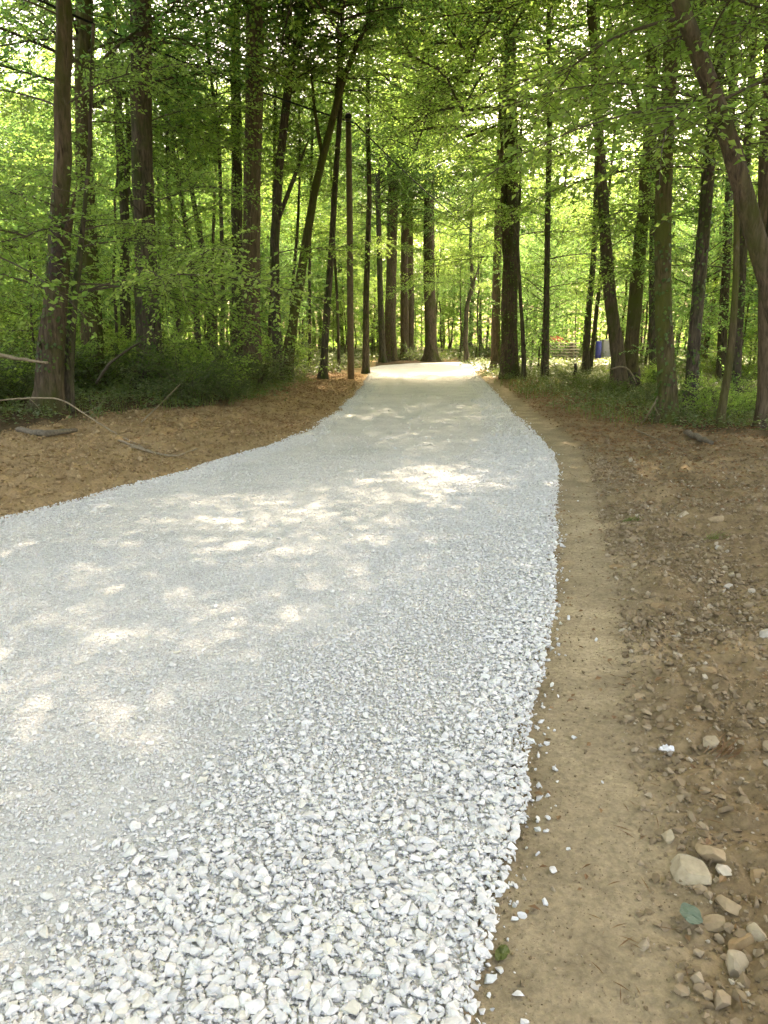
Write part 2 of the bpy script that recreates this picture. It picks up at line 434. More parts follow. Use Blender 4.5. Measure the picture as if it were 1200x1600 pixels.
# ------------------------------------------------------------------ loose stone
import bmesh
def hull_templates(seed, n, axes, npts, jitter=0.25, cuts=3):
    rng = np.random.default_rng(seed); out = []
    for _ in range(n):
        p = unit(rng.normal(size=(npts, 3))) * (1 - jitter * rng.random((npts, 1)))
        # cut by two random planes: broken faces
        for _k in range(cuts):
            d = unit(rng.normal(size=3)); c0 = rng.uniform(0.35, 0.7); s = p @ d
            p = p - np.maximum(s - c0, 0)[:, None] * d
        p = p * np.array(axes) * rng.uniform(0.8, 1.2, 3)
        bm = bmesh.new()
        for q in p: bm.verts.new(q)
        bmesh.ops.convex_hull(bm, input=bm.verts)
        bmesh.ops.delete(bm, geom=[v for v in bm.verts if not v.link_faces], context='VERTS')
        bmesh.ops.triangulate(bm, faces=bm.faces)
        bm.verts.index_update()
        out.append((np.array([v.co[:] for v in bm.verts]), np.array([[v.index for v in f.verts] for f in bm.faces])))
        bm.free()
    return out

def rot_mats(yaw, pitch, roll):
    cy_, sy = np.cos(yaw), np.sin(yaw); cp, sp = np.cos(pitch), np.sin(pitch); cr, sr = np.cos(roll), np.sin(roll)
    z = np.zeros_like(yaw); o = np.ones_like(yaw)
    A = np.stack([cy_, -sy, z, sy, cy_, z, z, z, o], -1).reshape(-1, 3, 3)
    B = np.stack([cp, z, sp, z, o, z, -sp, z, cp], -1).reshape(-1, 3, 3)
    D = np.stack([o, z, z, z, cr, -sr, z, sr, cr], -1).reshape(-1, 3, 3)
    return A @ B @ D

def scatter(geo, templates, pos, size, rng, tilt=0.5, mat=0):
    k = rng.integers(0, len(templates), len(pos))
    R = rot_mats(rng.uniform(0, 6.283, len(pos)), rng.normal(0, tilt, len(pos)), rng.normal(0, tilt, len(pos)))
    for t, (tv, tt) in enumerate(templates):
        s = np.where(k == t)[0]
        if not len(s): continue
        P = np.einsum('nij,kj->nki', R[s], tv) * size[s][:, None, None] + pos[s][:, None, :]
        F = tt[None] + (np.arange(len(s)) * len(tv))[:, None, None]
        geo.add(P.reshape(-1, 3), F.reshape(-1, 3), None, mat)

rng = np.random.default_rng(11)
big_t = hull_templates(1, 30, (1, 0.74, 0.5), 15, 0.35); block_t = hull_templates(3, 24, (1, 0.76, 0.5), 15, 0.18, 4) + big_t[:14]
small_t = hull_templates(2, 16, (1, 0.75, 0.5), 10)
geo = Geo()
def layer(n, ylo, yhi, lo, hi, accept, sink, tpl, tilt=0.45, power=1.0, pile=0.0):
    y = ylo + (yhi - ylo) * rng.random(n) ** power
    l, r_ = xL(y), xR(y)
    x = l - 0.04 + (r_ - l + 0.09) * rng.random(n)
    # keep only what the view (with room to step aside) can see
    ok = (np.abs(x) < 0.66 * y + 1.1) & (rng.random(n) < accept(x, y))
    x, y = x[ok], y[ok]
    s = lo * (hi / lo) ** (rng.random(len(x)) ** 1.4)
    z = road_z(x, y) + s * (0.35 - sink) + pile * rng.random(len(x)) * coarse(x, y)
    scatter(geo, tpl, np.stack([x, y, z], 1), s, rng, tilt)
layer(120000, 0.9, 5.6, 0.0045, 0.011, lambda x, y: 1 - 0.75 * coarse(x, y), 0.0, small_t, 0.7)
layer(70000, 0.9, 10, 0.007, 0.015, lambda x, y: 0.5 + 0.5 * smooth(0.0, 0.3, coarse(x, y)), -0.1, small_t, 0.6, power=1.25)
layer(100000, 0.9, 12, 0.009, 0.021, lambda x, y: 0.07 + 0.93 * smooth(0.0, 0.7, coarse(x, y)), 0.12, block_t, 0.25, 1.5, 0.005)
nearbig = lambda x, y: coarse(x, y) * (smooth(3.2, 1.7, y + 0.5 * fbm(x, y, 1.3, 2, 55)) + 0.8 * smooth(0.45, 0.05, xR(y) - x) * smooth(9, 4, y))
layer(60000, 0.9, 9.0, 0.013, 0.034, lambda x, y: 0.010 + 0.95 * np.clip(nearbig(x, y), 0, 1), 0.12, block_t, 0.2, 1.6, 0.007)
layer(30000, 8, 34, 0.014, 0.032, lambda x, y: 0.05 + 0.75 * smooth(0.2, 0.8, coarse(x, y)), 0.0, big_t, 0.5, 1.3)
layer(60000, 0.9, 6.5, 0.005, 0.012, lambda x, y: smooth(0.15, 0.7, coarse(x, y)), -0.25, small_t, 0.5, 1.3, 0.006)
# stones spilled along both edges
for side in (0, 1):
    n = 9500
    y = 1.0 + 29 * rng.random(n) ** 1.6
    x = np.where(side, xR(y), xL(y)) + (1 if side else -1) * (rng.exponential(0.04, n) - 0.05)
    s = 0.004 * 6.0 ** rng.random(n)
    scatter(geo, block_t, np.stack([x, y, np.maximum(ground_z(x, y), -0.02) + 0.3 * s], 1), s, rng, 0.5)
g_o = tag(link('gravel', geo.mesh('gravel', [M['gravel']])), 'loose crushed white limestone lying over the whole road', 'gravel', None, 'stuff')

# clods and crumbs of the dug soil beside the road
geo = Geo(); clod_t = hull_templates(4, 18, (1, 0.85, 0.65), 16, 0.15)
def soil_layer(n, ylo, yhi, d0, d1, lo, hi, side, mat, power=1.3, dens=None):
    y = ylo + (yhi - ylo) * rng.random(n) ** power
    d = d0 + (d1 - d0) * rng.random(n) ** (2.0 if side > 0 else 1.0)
    x = np.where(side > 0, xR(y) + d, xL(y) - d)
    ok = (np.abs(x) < 0.66 * y + 1.0) & (d < (dist_right(y) if side > 0 else dist_left(y)) + 0.3)
    if dens: ok &= rng.random(n) < dens(x, y, d)
    x, y = x[ok], y[ok]
    s = lo * (hi / lo) ** (rng.random(len(x)) ** 2.0)
    scatter(geo, clod_t, np.stack([x, y, ground_z(x, y) + 0.25 * s], 1), s, rng, 0.6, mat)
clump = lambda x, y, d: (0.30 + 0.70 * smooth(-0.2, 0.3, fbm(x, y, 1.8, 3, 91))) * smooth(0.30, 0.72, d + 0.12 * fbm(x, y, 1.5, 3, 8))
soil_layer(60000, 0.9, 7.0, 0.25, 4.0, 0.003, 0.012, 1, 0, 1.2, clump)
soil_layer(48000, 0.9, 11, 0.45, 6, 0.007, 0.03, 1, 0, 1.3, clump)
soil_layer(15000, 0.9, 6.0, 0.0, 0.8, 0.0012, 0.005, 1, 0, 1.2)
soil_layer(900, 0.9, 9.0, 0.0, 0.8, 0.005, 0.014, 1, 0, 1.2)
soil_layer(1300, 0.9, 12, 0.6, 6, 0.02, 0.045, 1, 0, 1.2, clump)
soil_layer(26000, 5, 15, 0.0, 5.4, 0.007, 0.035, -1, 1, 1.0)
soil_layer(700, 5.5, 14, 0.3, 5.4, 0.03, 0.07, -1, 1, 1.0)
tag(link('soil_clods', geo.mesh('soil_clods', [M['clod'], M['clay_clod']])), 'crumbled brown earth and clay clods strewn on both verges', 'soil clods', None, 'stuff')

# ------------------------------------------------------------------ foliage generators
def branch_path(base, az, L, rise, droop, rng, n=9):
    t = np.linspace(0, 1, n)
    d = np.array([math.cos(az), math.sin(az)])
    s = np.array([-d[1], d[0]])
    wig = np.cumsum(rng.normal(0, 0.035, n)) * L
    P = np.empty((n, 3))
    P[:, :2] = base[:2] + np.outer(t * L, d) + np.outer(wig * t, s)
    P[:, 2] = base[2] + L * (rise * t - droop * t * t)
    return P

def leafy(P, geo, rng, leaf, dens, r0, spread=0.42, tm=0, lm=1, start=0.15, flat=0.7):
    """twigs left and right of the branch P, leaves along every twig: flat sprays as on hornbeam or beech"""
    n = len(P); L = np.linalg.norm(np.diff(P, axis=0), axis=1).sum()
    V, T, Q = tube(P, np.linspace(r0, r0 * 0.25, n), 5, cap=False); geo.add(V, None, Q, tm)
    nt = max(4, int(L * dens))
    pos, dr_, nm, ll = [], [], [], []
    for k in range(nt + 1):
        u_ = start + (1 - start) * (k + rng.random() * 0.6) / nt
        if u_ > 1 or k == nt: u_ = 1.0
        f = u_ * (n - 1); i0 = min(int(f), n - 2); b0 = P[i0] + (P[i0 + 1] - P[i0]) * (f - i0)
        t0 = unit(P[i0 + 1] - P[i0]); side = np.cross([0, 0, 1.0], t0); side = unit(side)
        sg = 1 if k % 2 else -1
        ang = rng.uniform(0.6, 1.15) if k < nt else 0.0
        d = unit(t0 * math.cos(ang) + side * sg * math.sin(ang) + np.array([0, 0, rng.normal(0, 0.42)]))
        tl = (spread * L * (1.1 - u_) + 0.25) * rng.uniform(0.6, 1.15)
        sp = leaf * 0.62
        m_ = max(3, int(tl / sp))
        t = (np.arange(m_) + 0.5 + rng.random(m_) * 0.5) / m_
        sag = -0.18 * tl * t ** 2
        p = b0 + np.outer(t * tl, d); p[:, 2] += sag
        e = b0 + d * tl * np.array([0.5, 1.0])[:, None]; e[:, 2] += -0.18 * tl * np.array([0.25, 1.0])
        V, T, Q = tube(np.concatenate([b0[None], e]), [r0 * 0.32, r0 * 0.22, 0.002], 3, cap=False); geo.add(V, None, Q, tm)
        ts = unit(np.cross([0, 0, 1.0], d)); ss = np.where(np.arange(m_) % 2, 1.0, -1.0)
        a2 = rng.uniform(0.5, 1.2, m_); a2[-1] = 0
        ld = d * np.cos(a2)[:, None] + ts * (ss * np.sin(a2))[:, None] + rng.normal(0, 0.22, (m_, 3)); ld[:, 2] -= 0.12
        pos.append(p); dr_.append(ld); nm.append(np.array([0, 0, 0.7]) + rng.normal(0, flat, (m_, 3))); ll.append(leaf * rng.uniform(0.65, 1.2, m_))
    V, T = leaf_geo(np.concatenate(pos), np.concatenate(dr_), np.concatenate(nm), np.concatenate(ll))
    geo.add(V, T, None, lm)

def tree_template(seed, H, r, z0, R, nb, leaf, dens, lean=0.03, shape='round', mats=('bark_dark', 'leaf')):
    """trunk and crown meshes of one kind of tree, base at the origin"""
    rng = np.random.default_rng(seed)
    z = np.linspace(-0.25, H, int(H / 0.5) + 3)
    la = rng.uniform(0, 6.28)
    off = np.cumsum(rng.normal(0, 0.035, (len(z), 2)), axis=0) * min(1, H / 10)
    P = np.stack([off[:, 0] + lean * z * math.cos(la), off[:, 1] + lean * z * math.sin(la), z], 1)
    P[:2, :2] = P[1, :2]
    P[:, :2] -= P[0, :2]
    ph = rng.uniform(0, 6.28)
    fl = lambda rr_, th_, P_: rr_ * (1 + 0.55 * np.exp(-np.maximum(P_[:, 2:3], 0) / 0.3) * (1 + 0.3 * np.cos(3 * th_[None] + ph))) * (1 + 0.05 * np.sin(5 * th_[None] + P_[:, 2:3] * 2))
    V, T, Q = tube(P, r * (1 - 0.86 * np.clip(z / H, 0, 1) ** 1.1), 9, fl)
    g = Geo(); g.add(V, T, Q, 0)
    trunk = g.mesh('trunk', [M[mats[0]]], True)
    g = Geo()
    for k in range(nb):
        f = (k + rng.random()) / nb
        zz = z0 + (H - z0) * f ** 0.9
        prof = {'round': (0.35 + 0.65 * math.sin(math.pi * min(1, 0.12 + 0.9 * f))) , 'top': 0.45 + 0.55 * math.sin(math.pi * (0.2 + 0.75 * f)), 'cone': 1.0 - 0.75 * f}[shape]
        L = R * prof * rng.uniform(0.6, 1.1)
        b0 = np.array([np.interp(zz, z, P[:, c]) for c in range(3)])
        Pb = branch_path(b0, k * 2.399 + rng.normal(0, 0.4), L, rng.uniform(0.0, 0.65) + 0.5 * f, rng.uniform(0.0, 0.5), rng)
        leafy(Pb, g, rng, leaf, dens, max(0.006, 0.008 * L))
    return trunk, g.mesh('crown', [M['twig'], M[mats[1]]])

def canopy_template(seed, H, R, nb, leaf, dens, mat='leaf'):
    """the upper crown of a tall tree, origin where its first boughs leave the trunk"""
    rng = np.random.default_rng(seed); g = Geo()
    for k in range(nb):
        f = (k + rng.random()) / nb
        L = R * (0.5 + 0.5 * math.sin(math.pi * (0.15 + 0.8 * f))) * rng.uniform(0.65, 1.1)
        Pb = branch_path(np.array([0, 0, H * f]), k * 2.399 + rng.normal(0, 0.4), L, rng.uniform(0.0, 0.7) + 0.5 * f, rng.uniform(0.0, 0.5), rng)
        leafy(Pb, g, rng, leaf, dens, max(0.010, 0.009 * L), 0.42)
    return g.mesh('crown', [M['bark_dark'], M[mat]])

def bough_template(seed, L, leaf, dens, droop=0.3, mat='leaf'):
    rng = np.random.default_rng(seed); g = Geo()
    Pb = branch_path(np.array([0, 0, 0.0]), 0, L, rng.uniform(0.15, 0.35), droop, rng, 11)
    leafy(Pb, g, rng, leaf, dens, 0.016, 0.36, start=0.25)
    for q in (3, 5, 7):
        P2 = branch_path(Pb[q], rng.choice([-1, 1]) * rng.uniform(0.5, 0.9), L * rng.uniform(0.35, 0.5), rng.uniform(0.0, 0.3), 0.25, rng)
        leafy(P2, g, rng, leaf, dens, 0.010, 0.36)
    return g.mesh('bough', [M['twig'], M[mat]])

saplings = [tree_template(100 + k, h, 0.038, 0.6, 2.2, 46, (0.09, 0.075, 0.10, 0.08)[k], 10, 0.05, 'round', (('bark_dark', 'leaf'), ('bark_dark', 'leaf_cool'))[k % 2]) for k, h in enumerate((5.5, 6.5, 7.5, 6.0))]
mids = [tree_template(200 + k, h, 0.08, (1.6, 4.2, 3.6, 2.0)[k], 3.4, 72, (0.125, 0.105, 0.14, 0.115)[k], 8, 0.04, 'round', (('bark_dark', 'leaf'), ('bark_moss', 'leaf_cool'))[k % 2]) for k, h in enumerate((10, 11.5, 12.5, 11))]
talls = [tree_template(300 + k, h, 0.17, 5.0, 4.2, 60, 0.16, 7, 0.02, 'top', (bk, 'leaf')) for k, (h, bk) in enumerate(((17, 'bark_dark'), (19, 'bark_moss'), (18, 'bark_brown'), (20, 'bark_dark')))]
poles = [tree_template(250 + k, h, 0.05, z_, 1.7, 30, 0.10, 9, 0.06, 'round', ('bark_dark', 'leaf')) for k, (h, z_) in enumerate(((10, 5.0), (11.5, 6.0), (9, 4.2), (12, 6.5)))]
canopies = [canopy_template(400 + k, 8, 5.2, 44, (0.12, 0.10, 0.13, 0.11)[k], 7.5, ('leaf', 'leaf_cool')[k % 2]) for k in range(4)]
roof_crowns = [canopy_template(450 + k, 7, 5.6, 46, 0.12, 7.5) for k in range(2)]  # wider crowns, shaped and set to shade the road
boughs = [bough_template(500 + k, l, 0.075, 10) for k, l in enumerate((2.2, 2.8, 3.4, 2.5, 3.8, 3.0))]

# ------------------------------------------------------------------ the trees one can tell apart
def at(px, py, Y):
    """the point of the plane y = Y that stands behind this place of the photograph"""
    a, b_ = (px - 600) / FPX, (800 - py) / FPX
    d = np.array([a, math.cos(PITCH) + b_ * math.sin(PITCH), -math.sin(PITCH) + b_ * math.cos(PITCH)])
    return np.array([0, 0, CAM_H]) + d * (Y / d[1])

def trunk_mesh(path, Y, mat, H, seed, base, rate=0.12, sides=30, flare=0.5):
    """path: (px, py, width in px) from the foot upwards"""
    rng = np.random.default_rng(seed)
    P = [at(px, py, Y) for px, py, w_ in path]; R = [w_ / 2 / FPX * Y for _, _, w_ in path]
    d = P[-1] - P[-2]; d = d / max(0.2, d[2])
    while P[-1][2] < H:
        P.append(P[-1] + np.array([d[0] * 0.6, 0, 1]) * 2.0 + np.array([rng.normal(0, 0.06), rng.normal(0, 0.06), 0])); R.append(max(0.02, R[-1] * 0.90)); d = d * 0.8
    P = np.array(P); R = np.array(R)
    P[:, 1] += 0.35 * rng.normal() * (P[:, 2] / 10) ** 2
    P[0, 2] = base - 0.3
    P, R = resample(P, R, rate)
    ph = rng.uniform(0, 6.28, 4)
    def rf(rr_, th_, P_):
        h_ = np.maximum(P_[:, 2:3] - base, 0)
        k = 1 + flare * np.exp(-h_ / 0.28) * (1 + 0.45 * np.cos(4 * th_[None] + ph[0]) + 0.2 * np.cos(7 * th_[None] + ph[1]))
        k = k * (1 + 0.06 * np.sin(3 * th_[None] + ph[2] + h_ * 0.8) + 0.035 * np.sin(6 * th_[None] + ph[3] - h_ * 2.1) + 0.05 * (fbm(np.cos(th_)[None] * 1.5 + h_ * 1.3, np.sin(th_)[None] * 1.5 + h_, 1.4, 3, seed)))
        a_ = th_[None] + 0.10 * np.sin(h_ * 1.7 + ph[1]) + 0.05 * np.sin(h_ * 4.3)
        k = k + 0.05 * (np.abs(vnoise(a_ * 3.2 * (1 + 0 * h_), h_ * 1.6 + 0 * a_, seed + 3) * 2 - 1) - 0.5) + 0.035 * (vnoise(a_ * 4.8, h_ * 5.0 + 0 * a_, seed + 4) - 0.5) * 2
        knot = smooth(0.86, 1.0, vnoise(a_ * 1.3, h_ * 0.9 + 0 * a_, seed + 5))
        return rr_ * (k + 0.14 * knot)
    V, T, Q = tube(P, R, sides, rf)
    return V, T, Q, P, R

def ivy_mesh(P, R, z0, z1, n, rng, leaf=0.07):
    zz = z0 + (z1 - z0) * rng.random(n) ** 1.3
    idx = np.clip(np.searchsorted(P[:, 2], zz), 0, len(P) - 1)
    th_ = rng.uniform(0, 6.283, n)
    nrm = np.stack([np.cos(th_), np.sin(th_), np.zeros(n)], 1)
    cx = np.interp(zz, P[:, 2], P[:, 0]); cy2 = np.interp(zz, P[:, 2], P[:, 1])
    pos = np.stack([cx, cy2, zz], 1) + nrm * (np.interp(zz, P[:, 2], R) * 1.1 + rng.random(n) * 0.06)[:, None]
    d = np.stack([-np.sin(th_), np.cos(th_), np.zeros(n)], 1) * rng.normal(0, 0.7, (n, 1)) + np.array([0, 0, -1.0]) + nrm * 0.4
    g = Geo(); V, T = leaf_geo(pos, d, nrm + rng.normal(0, 0.3, (n, 3)), leaf * rng.uniform(0.6, 1.3, n), 0.42)
    g.add(V, T, None, 0)
    return g.mesh('ivy', [M['leaf_dark']])

hero_n = [0]
hero_xy = []
def hero(name, label, Y, path, mat, H=17, crown=None, forks=(), nboughs=0, bough_z=(2.5, 7), ivy=None, group=None, cat='tree', flare=0.5, dead=None, scar=None):
    hero_n[0] += 1; sd_ = 900 + hero_n[0]; rng = np.random.default_rng(sd_)
    p0 = at(path[0][0], path[0][1], Y)
    base = float(ground_z(p0[0], Y, False))
    root = link(name, None, loc=(p0[0], Y, base)); tag(root, label, cat, group)
    hero_xy.append((p0[0], Y))
    off = np.array([p0[0], Y, base])
    V, T, Q, P, R = trunk_mesh(path, Y, mat, H, sd_, base, flare=flare)
    g = Geo(); g.add(V - off, T, Q)
    link('trunk', g.mesh('trunk', [M[mat]], True), root)
    for fk in forks:
        FP = np.array([at(px, py, Y) for px, py, w_ in fk]); FR = [w_ / 2 / FPX * Y for _, _, w_ in fk]
        FP[1:, 1] += np.linspace(0, rng.normal(0, 0.8), len(FP) - 1)
        FR[-1] *= 0.25; FR[-2] *= 0.75
        FP, FR = resample(FP, FR, 0.3)
        V, T, Q = tube(FP, FR, 8); g = Geo(); g.add(V - off, T, Q)
        # twigs with leaves on the outer half of the limb
        sprays = []
        for k in range(5):
            lg = Geo()
            q = int(len(FP) * (0.45 + 0.12 * k)); q = min(q, len(FP) - 1)
            leafy(branch_path(FP[q] - off, rng.uniform(0, 6.28), rng.uniform(0.8, 1.6), 0.2, 0.2, rng), lg, rng, 0.085, 8, 0.008)
            sprays.append(lg)
        limb = link('limb', g.mesh('limb', [M[mat]], True), root)
        for lg in sprays: link('leaf_spray', lg.mesh('leaf_spray', [M['twig'], M['leaf']]), limb)
    if crown:
        zc, sc_ = crown[:2]
        z_w = base + zc
        cxy = [np.interp(z_w, P[:, 2], P[:, c]) for c in range(2)]
        link('crown', roof_crowns[hero_n[0] % 2] if len(crown) > 3 else canopies[hero_n[0] % 4], root, (cxy[0] - off[0] + (crown[2] if len(crown) > 2 else 0), cxy[1] - off[1], zc), (0, 0, rng.uniform(0, 6.28)), sc_)
    for k in range(int(nboughs * 1.25 + 0.5)):
        zb = rng.uniform(*bough_z)
        cxy = [np.interp(base + zb, P[:, 2], P[:, c]) for c in range(2)]
        link('bough', boughs[rng.integers(0, 6)], root, (cxy[0] - off[0], cxy[1] - off[1], zb), (rng.normal(0, 0.15), rng.normal(0, 0.12), rng.uniform(0, 6.28)), rng.uniform(0.85, 1.4))
    if ivy:
        Pl = P - off
        link('ivy', ivy_mesh(Pl, R, ivy[0], ivy[1], ivy[2], rng), root)
    if scar:
        za, zb = at(0, scar[0], Y)[2] - base, at(0, scar[1], Y)[2] - base
        nz, na = 18, 14; u_ = np.linspace(0, 1, nz); Vs = []
        for q in range(nz):
            hz = za + (zb - za) * u_[q]; wd = 0.75 * math.sin(math.pi * (0.04 + 0.92 * u_[q])) ** 0.6 * (1 + 0.3 * math.sin(9 * u_[q]))
            cx = np.interp(hz, (P - off)[:, 2], (P - off)[:, 0]); cyy = np.interp(hz, (P - off)[:, 2], (P - off)[:, 1]); rr_ = np.interp(hz, (P - off)[:, 2], R)
            for a_ in np.linspace(-1, 1, na):
                an = -1.45 + a_ * wd; k_ = rr_ * (1.0 + 0.16 * (1 - a_ * a_) + 0.10 * rng.random() * (abs(a_) < 0.95)) if 0 < q < nz - 1 else rr_ * 0.95
                Vs.append((cx + k_ * math.cos(an), cyy + k_ * math.sin(an), hz))
        i_ = np.arange(nz - 1)[:, None] * na; j_ = np.arange(na - 1)[None]
        g = Geo(); g.add(np.array(Vs), None, np.stack([i_ + j_, i_ + j_ + 1, i_ + na + j_ + 1, i_ + na + j_], -1).reshape(-1, 4))
        link('scar', g.mesh('scar', [M['rot_wood']], True), root)
    if dead:
        V, T, Q = tube(*resample(np.array([at(px, py, Y) for px, py, w_ in dead]), [w_ / 2 / FPX * Y for _, _, w_ in dead], 0.12), 6)
        g = Geo(); g.add(V - off, T, Q); link('dead_limb', g.mesh('dead_limb', [M['dead_wood']], True), root)
    return root

# left of the road
hero('scarred_tree', 'reddish mossy trunk with a dark rotten scar rising from the left clay bank', 13.4,
     [(74, 665, 40), (82, 560, 36), (87, 480, 34), (95, 400, 32), (93, 330, 25), (100, 250, 24), (99, 150, 22), (104, 60, 22), (104, 0, 19)], 'bark_red', 16, (7.5, 1.1, 2.0, 1), nboughs=5, bough_z=(3, 7), ivy=(0.8, 3.6, 420), scar=(446, 345),
     forks=[[(92, 400, 20), (112, 360, 12), (128, 330, 7), (150, 290, 4)]])
hero('young_tree', 'thin crooked stem close against the right side of the reddish scarred trunk', 13.7,
     [(104, 660, 16), (108, 560, 14), (114, 470, 13), (122, 420, 10), (130, 340, 6), (138, 240, 5)], 'bark_dark', 6.5, None, nboughs=6, bough_z=(1.6, 5))
hero('mossy_tree', 'green mossy trunk half hidden behind the reddish scarred trunk', 19,
     [(146, 590, 34), (140, 450, 28), (128, 280, 24), (122, 120, 23), (120, 0, 22)], 'bark_moss', 18, (6.5, 1.3), nboughs=5, bough_z=(3, 8), ivy=(0.3, 4.5, 500))
hero('broad_tree', 'broad dark trunk flaring at its foot above the shrubs left of the road', 19,
     [(238, 608, 44), (233, 500, 36), (228, 400, 31), (222, 250, 29), (222, 100, 28), (223, 0, 27)], 'bark_dark', 19, (8.5, 1.2, 3.4, 1), nboughs=4, bough_z=(3, 8), ivy=(0.1, 2.2, 500), flare=0.55)
hero('twin_tree', 'dark thin trunk just left of and behind the broad flaring trunk', 24,
     [(196, 585, 17), (196, 450, 14), (198, 350, 13), (190, 200, 10), (180, 80, 8), (172, 0, 7)], 'bark_dark', 15, (7, 1.2), nboughs=4, bough_z=(3, 9),
     forks=[[(196, 330, 9), (203, 220, 7), (204, 120, 6), (196, 0, 5)]])
hero('shaded_tree', 'straight dark trunk tucked behind the left side of the smooth brown trunk', 27,
     [(371, 575, 18), (371, 450, 16), (370, 300, 15), (369, 150, 14), (368, 0, 13)], 'bark_dark', 18, (9, 1.2, 2.4, 1), nboughs=2, bough_z=(5, 9))
hero('brown_tree', 'smooth straight brown trunk standing at the verge left of the utility pole', 23,
     [(394, 590, 29), (393, 480, 26), (394, 330, 25), (397, 150, 24), (400, 0, 24)], 'bark_brown', 20, (9.5, 1.2, 2.4), nboughs=1, bough_z=(7, 9), flare=0.3)
hero('forked_tree', 'slim dark tree forking into a leafy crown between brown trunk and utility pole', 25,
     [(434, 590, 15), (431, 460, 13), (429, 380, 13), (436, 260, 12), (450, 140, 11), (468, 40, 9), (474, 0, 8)], 'bark_dark', 16, (9, 0.8), nboughs=1, bough_z=(4, 8),
     forks=[[(434, 345, 7), (455, 290, 6), (474, 230, 5), (480, 205, 4)], [(452, 130, 7), (466, 70, 6), (482, 20, 5), (500, -40, 4)]])
hero('slanted_tree', 'slim trunk slanting to the right with spreading upper branches near the pole', 25.5,
     [(446, 592, 16), (458, 500, 14), (472, 420, 13), (492, 300, 11), (512, 220, 10), (536, 130, 8), (560, 70, 6), (580, 30, 5)], 'bark_moss', 13, (9, 0.7), nboughs=0, bough_z=(5, 9),
     forks=[[(478, 390, 8), (468, 450, 7), (452, 520, 6), (440, 570, 6)], [(525, 160, 6), (530, 100, 5), (528, 40, 4), (534, -30, 3)], [(504, 245, 6), (492, 180, 5), (486, 100, 4), (488, 30, 3)]])
hero('slender_tree', 'slender dark leaning trunk immediately left of the utility pole', 27,
     [(504, 578, 12), (510, 500, 10), (517, 400, 9), (524, 280, 8), (531, 180, 7), (534, 60, 5)], 'bark_dark', 13, (9.5, 0.6), nboughs=0)
hero('slender_tree', 'slender upright trunk immediately right of the utility pole', 33,
     [(571, 575, 11), (572, 480, 9), (575, 380, 8), (577, 300, 7), (574, 180, 6)], 'bark_dark', 14, (9, 1.05, 2.0, 1), nboughs=3, bough_z=(5, 10))
hero('slender_tree', 'thin dark trunk at the left edge of the trunk cluster beyond the bend', 47,
     [(598, 572, 10), (595, 480, 9), (593, 400, 8), (590, 300, 7)], 'bark_dark', 15, (8, 0.8), nboughs=3, bough_z=(5, 12))
hero('big_tree', 'thick dark trunk in the middle of the trunk cluster beyond the bend', 50,
     [(611, 572, 19), (610, 480, 16), (612, 380, 15), (616, 250, 14), (618, 120, 12)], 'bark_brown', 21, (8, 1.3), nboughs=4, bough_z=(6, 13), ivy=(0.2, 8, 500))
hero('brown_tree', 'pale brown straight trunk at the right edge of the trunk cluster beyond the bend', 52,
     [(632, 572, 13), (632, 480, 12), (632, 380, 11), (634, 250, 10)], 'bark_brown', 20, (10, 0.9), nboughs=3, bough_z=(8, 13))
hero('brown_tree', 'thin pale brown trunk touching the straight trunk in the cluster beyond the bend', 54,
     [(641, 571, 11), (642, 480, 10), (641, 400, 9), (640, 250, 8)], 'bark_brown', 18, (9, 0.8), nboughs=3, bough_z=(8, 13))
hero('roadend_tree', 'brown trunk with flared foot standing alone where the road bends', 49,
     [(674, 571, 26), (673, 540, 18), (671, 450, 17), (670, 300, 15), (668, 180, 14), (665, 60, 12)], 'bark_red', 22, (9, 1.4), nboughs=5, bough_z=(7, 15), flare=0.35)
hero('crooked_tree', 'thin crooked sapling trunk bending over the end of the road', 45,
     [(731, 572, 8), (727, 530, 7), (729, 480, 6), (740, 440, 6), (735, 400, 5), (737, 330, 4)], 'bark_dark', 12, (7, 0.8, -0.8), nboughs=5, bough_z=(4, 8),
     forks=[[(740, 440, 4), (748, 420, 3), (756, 395, 3), (764, 372, 2)]])
for path, Y in (([(283, 590, 8), (275, 450, 7), (262, 300, 6), (258, 200, 5)], 26), ([(312, 590, 8), (306, 450, 7), (285, 330, 6), (268, 240, 5)], 27.5), ([(335, 588, 12), (333, 470, 11), (318, 400, 9), (298, 300, 6), (286, 220, 4)], 29),
                ([(346, 588, 7), (348, 430, 6), (341, 220, 5), (322, 80, 4)], 25), ([(256, 590, 6), (250, 430, 5), (246, 280, 4)], 30), ([(322, 588, 6), (330, 440, 5), (334, 260, 4)], 32)):
    hero('thin_tree', 'thin dark stem among several rising between the broad flaring trunk and the brown trunk', Y, path, 'bark_dark', 10, (6.5, 0.5), nboughs=0, group='thin stems left of the brown trunk', flare=0.25)
for path, Y in (([(418, 588, 7), (424, 460, 6), (428, 320, 5)], 28), ([(456, 585, 6), (456, 470, 5), (466, 360, 4), (470, 280, 3)], 30), ([(484, 578, 5), (484, 430, 4), (487, 290, 4)], 31), ([(530, 575, 5), (527, 470, 4), (520, 350, 4)], 33)):
    hero('thin_tree', 'thin dark stem among several standing between the brown trunk and the utility pole', Y, path, 'bark_dark', 10, (7, 0.45), nboughs=0, group='thin stems left of the utility pole', flare=0.25)
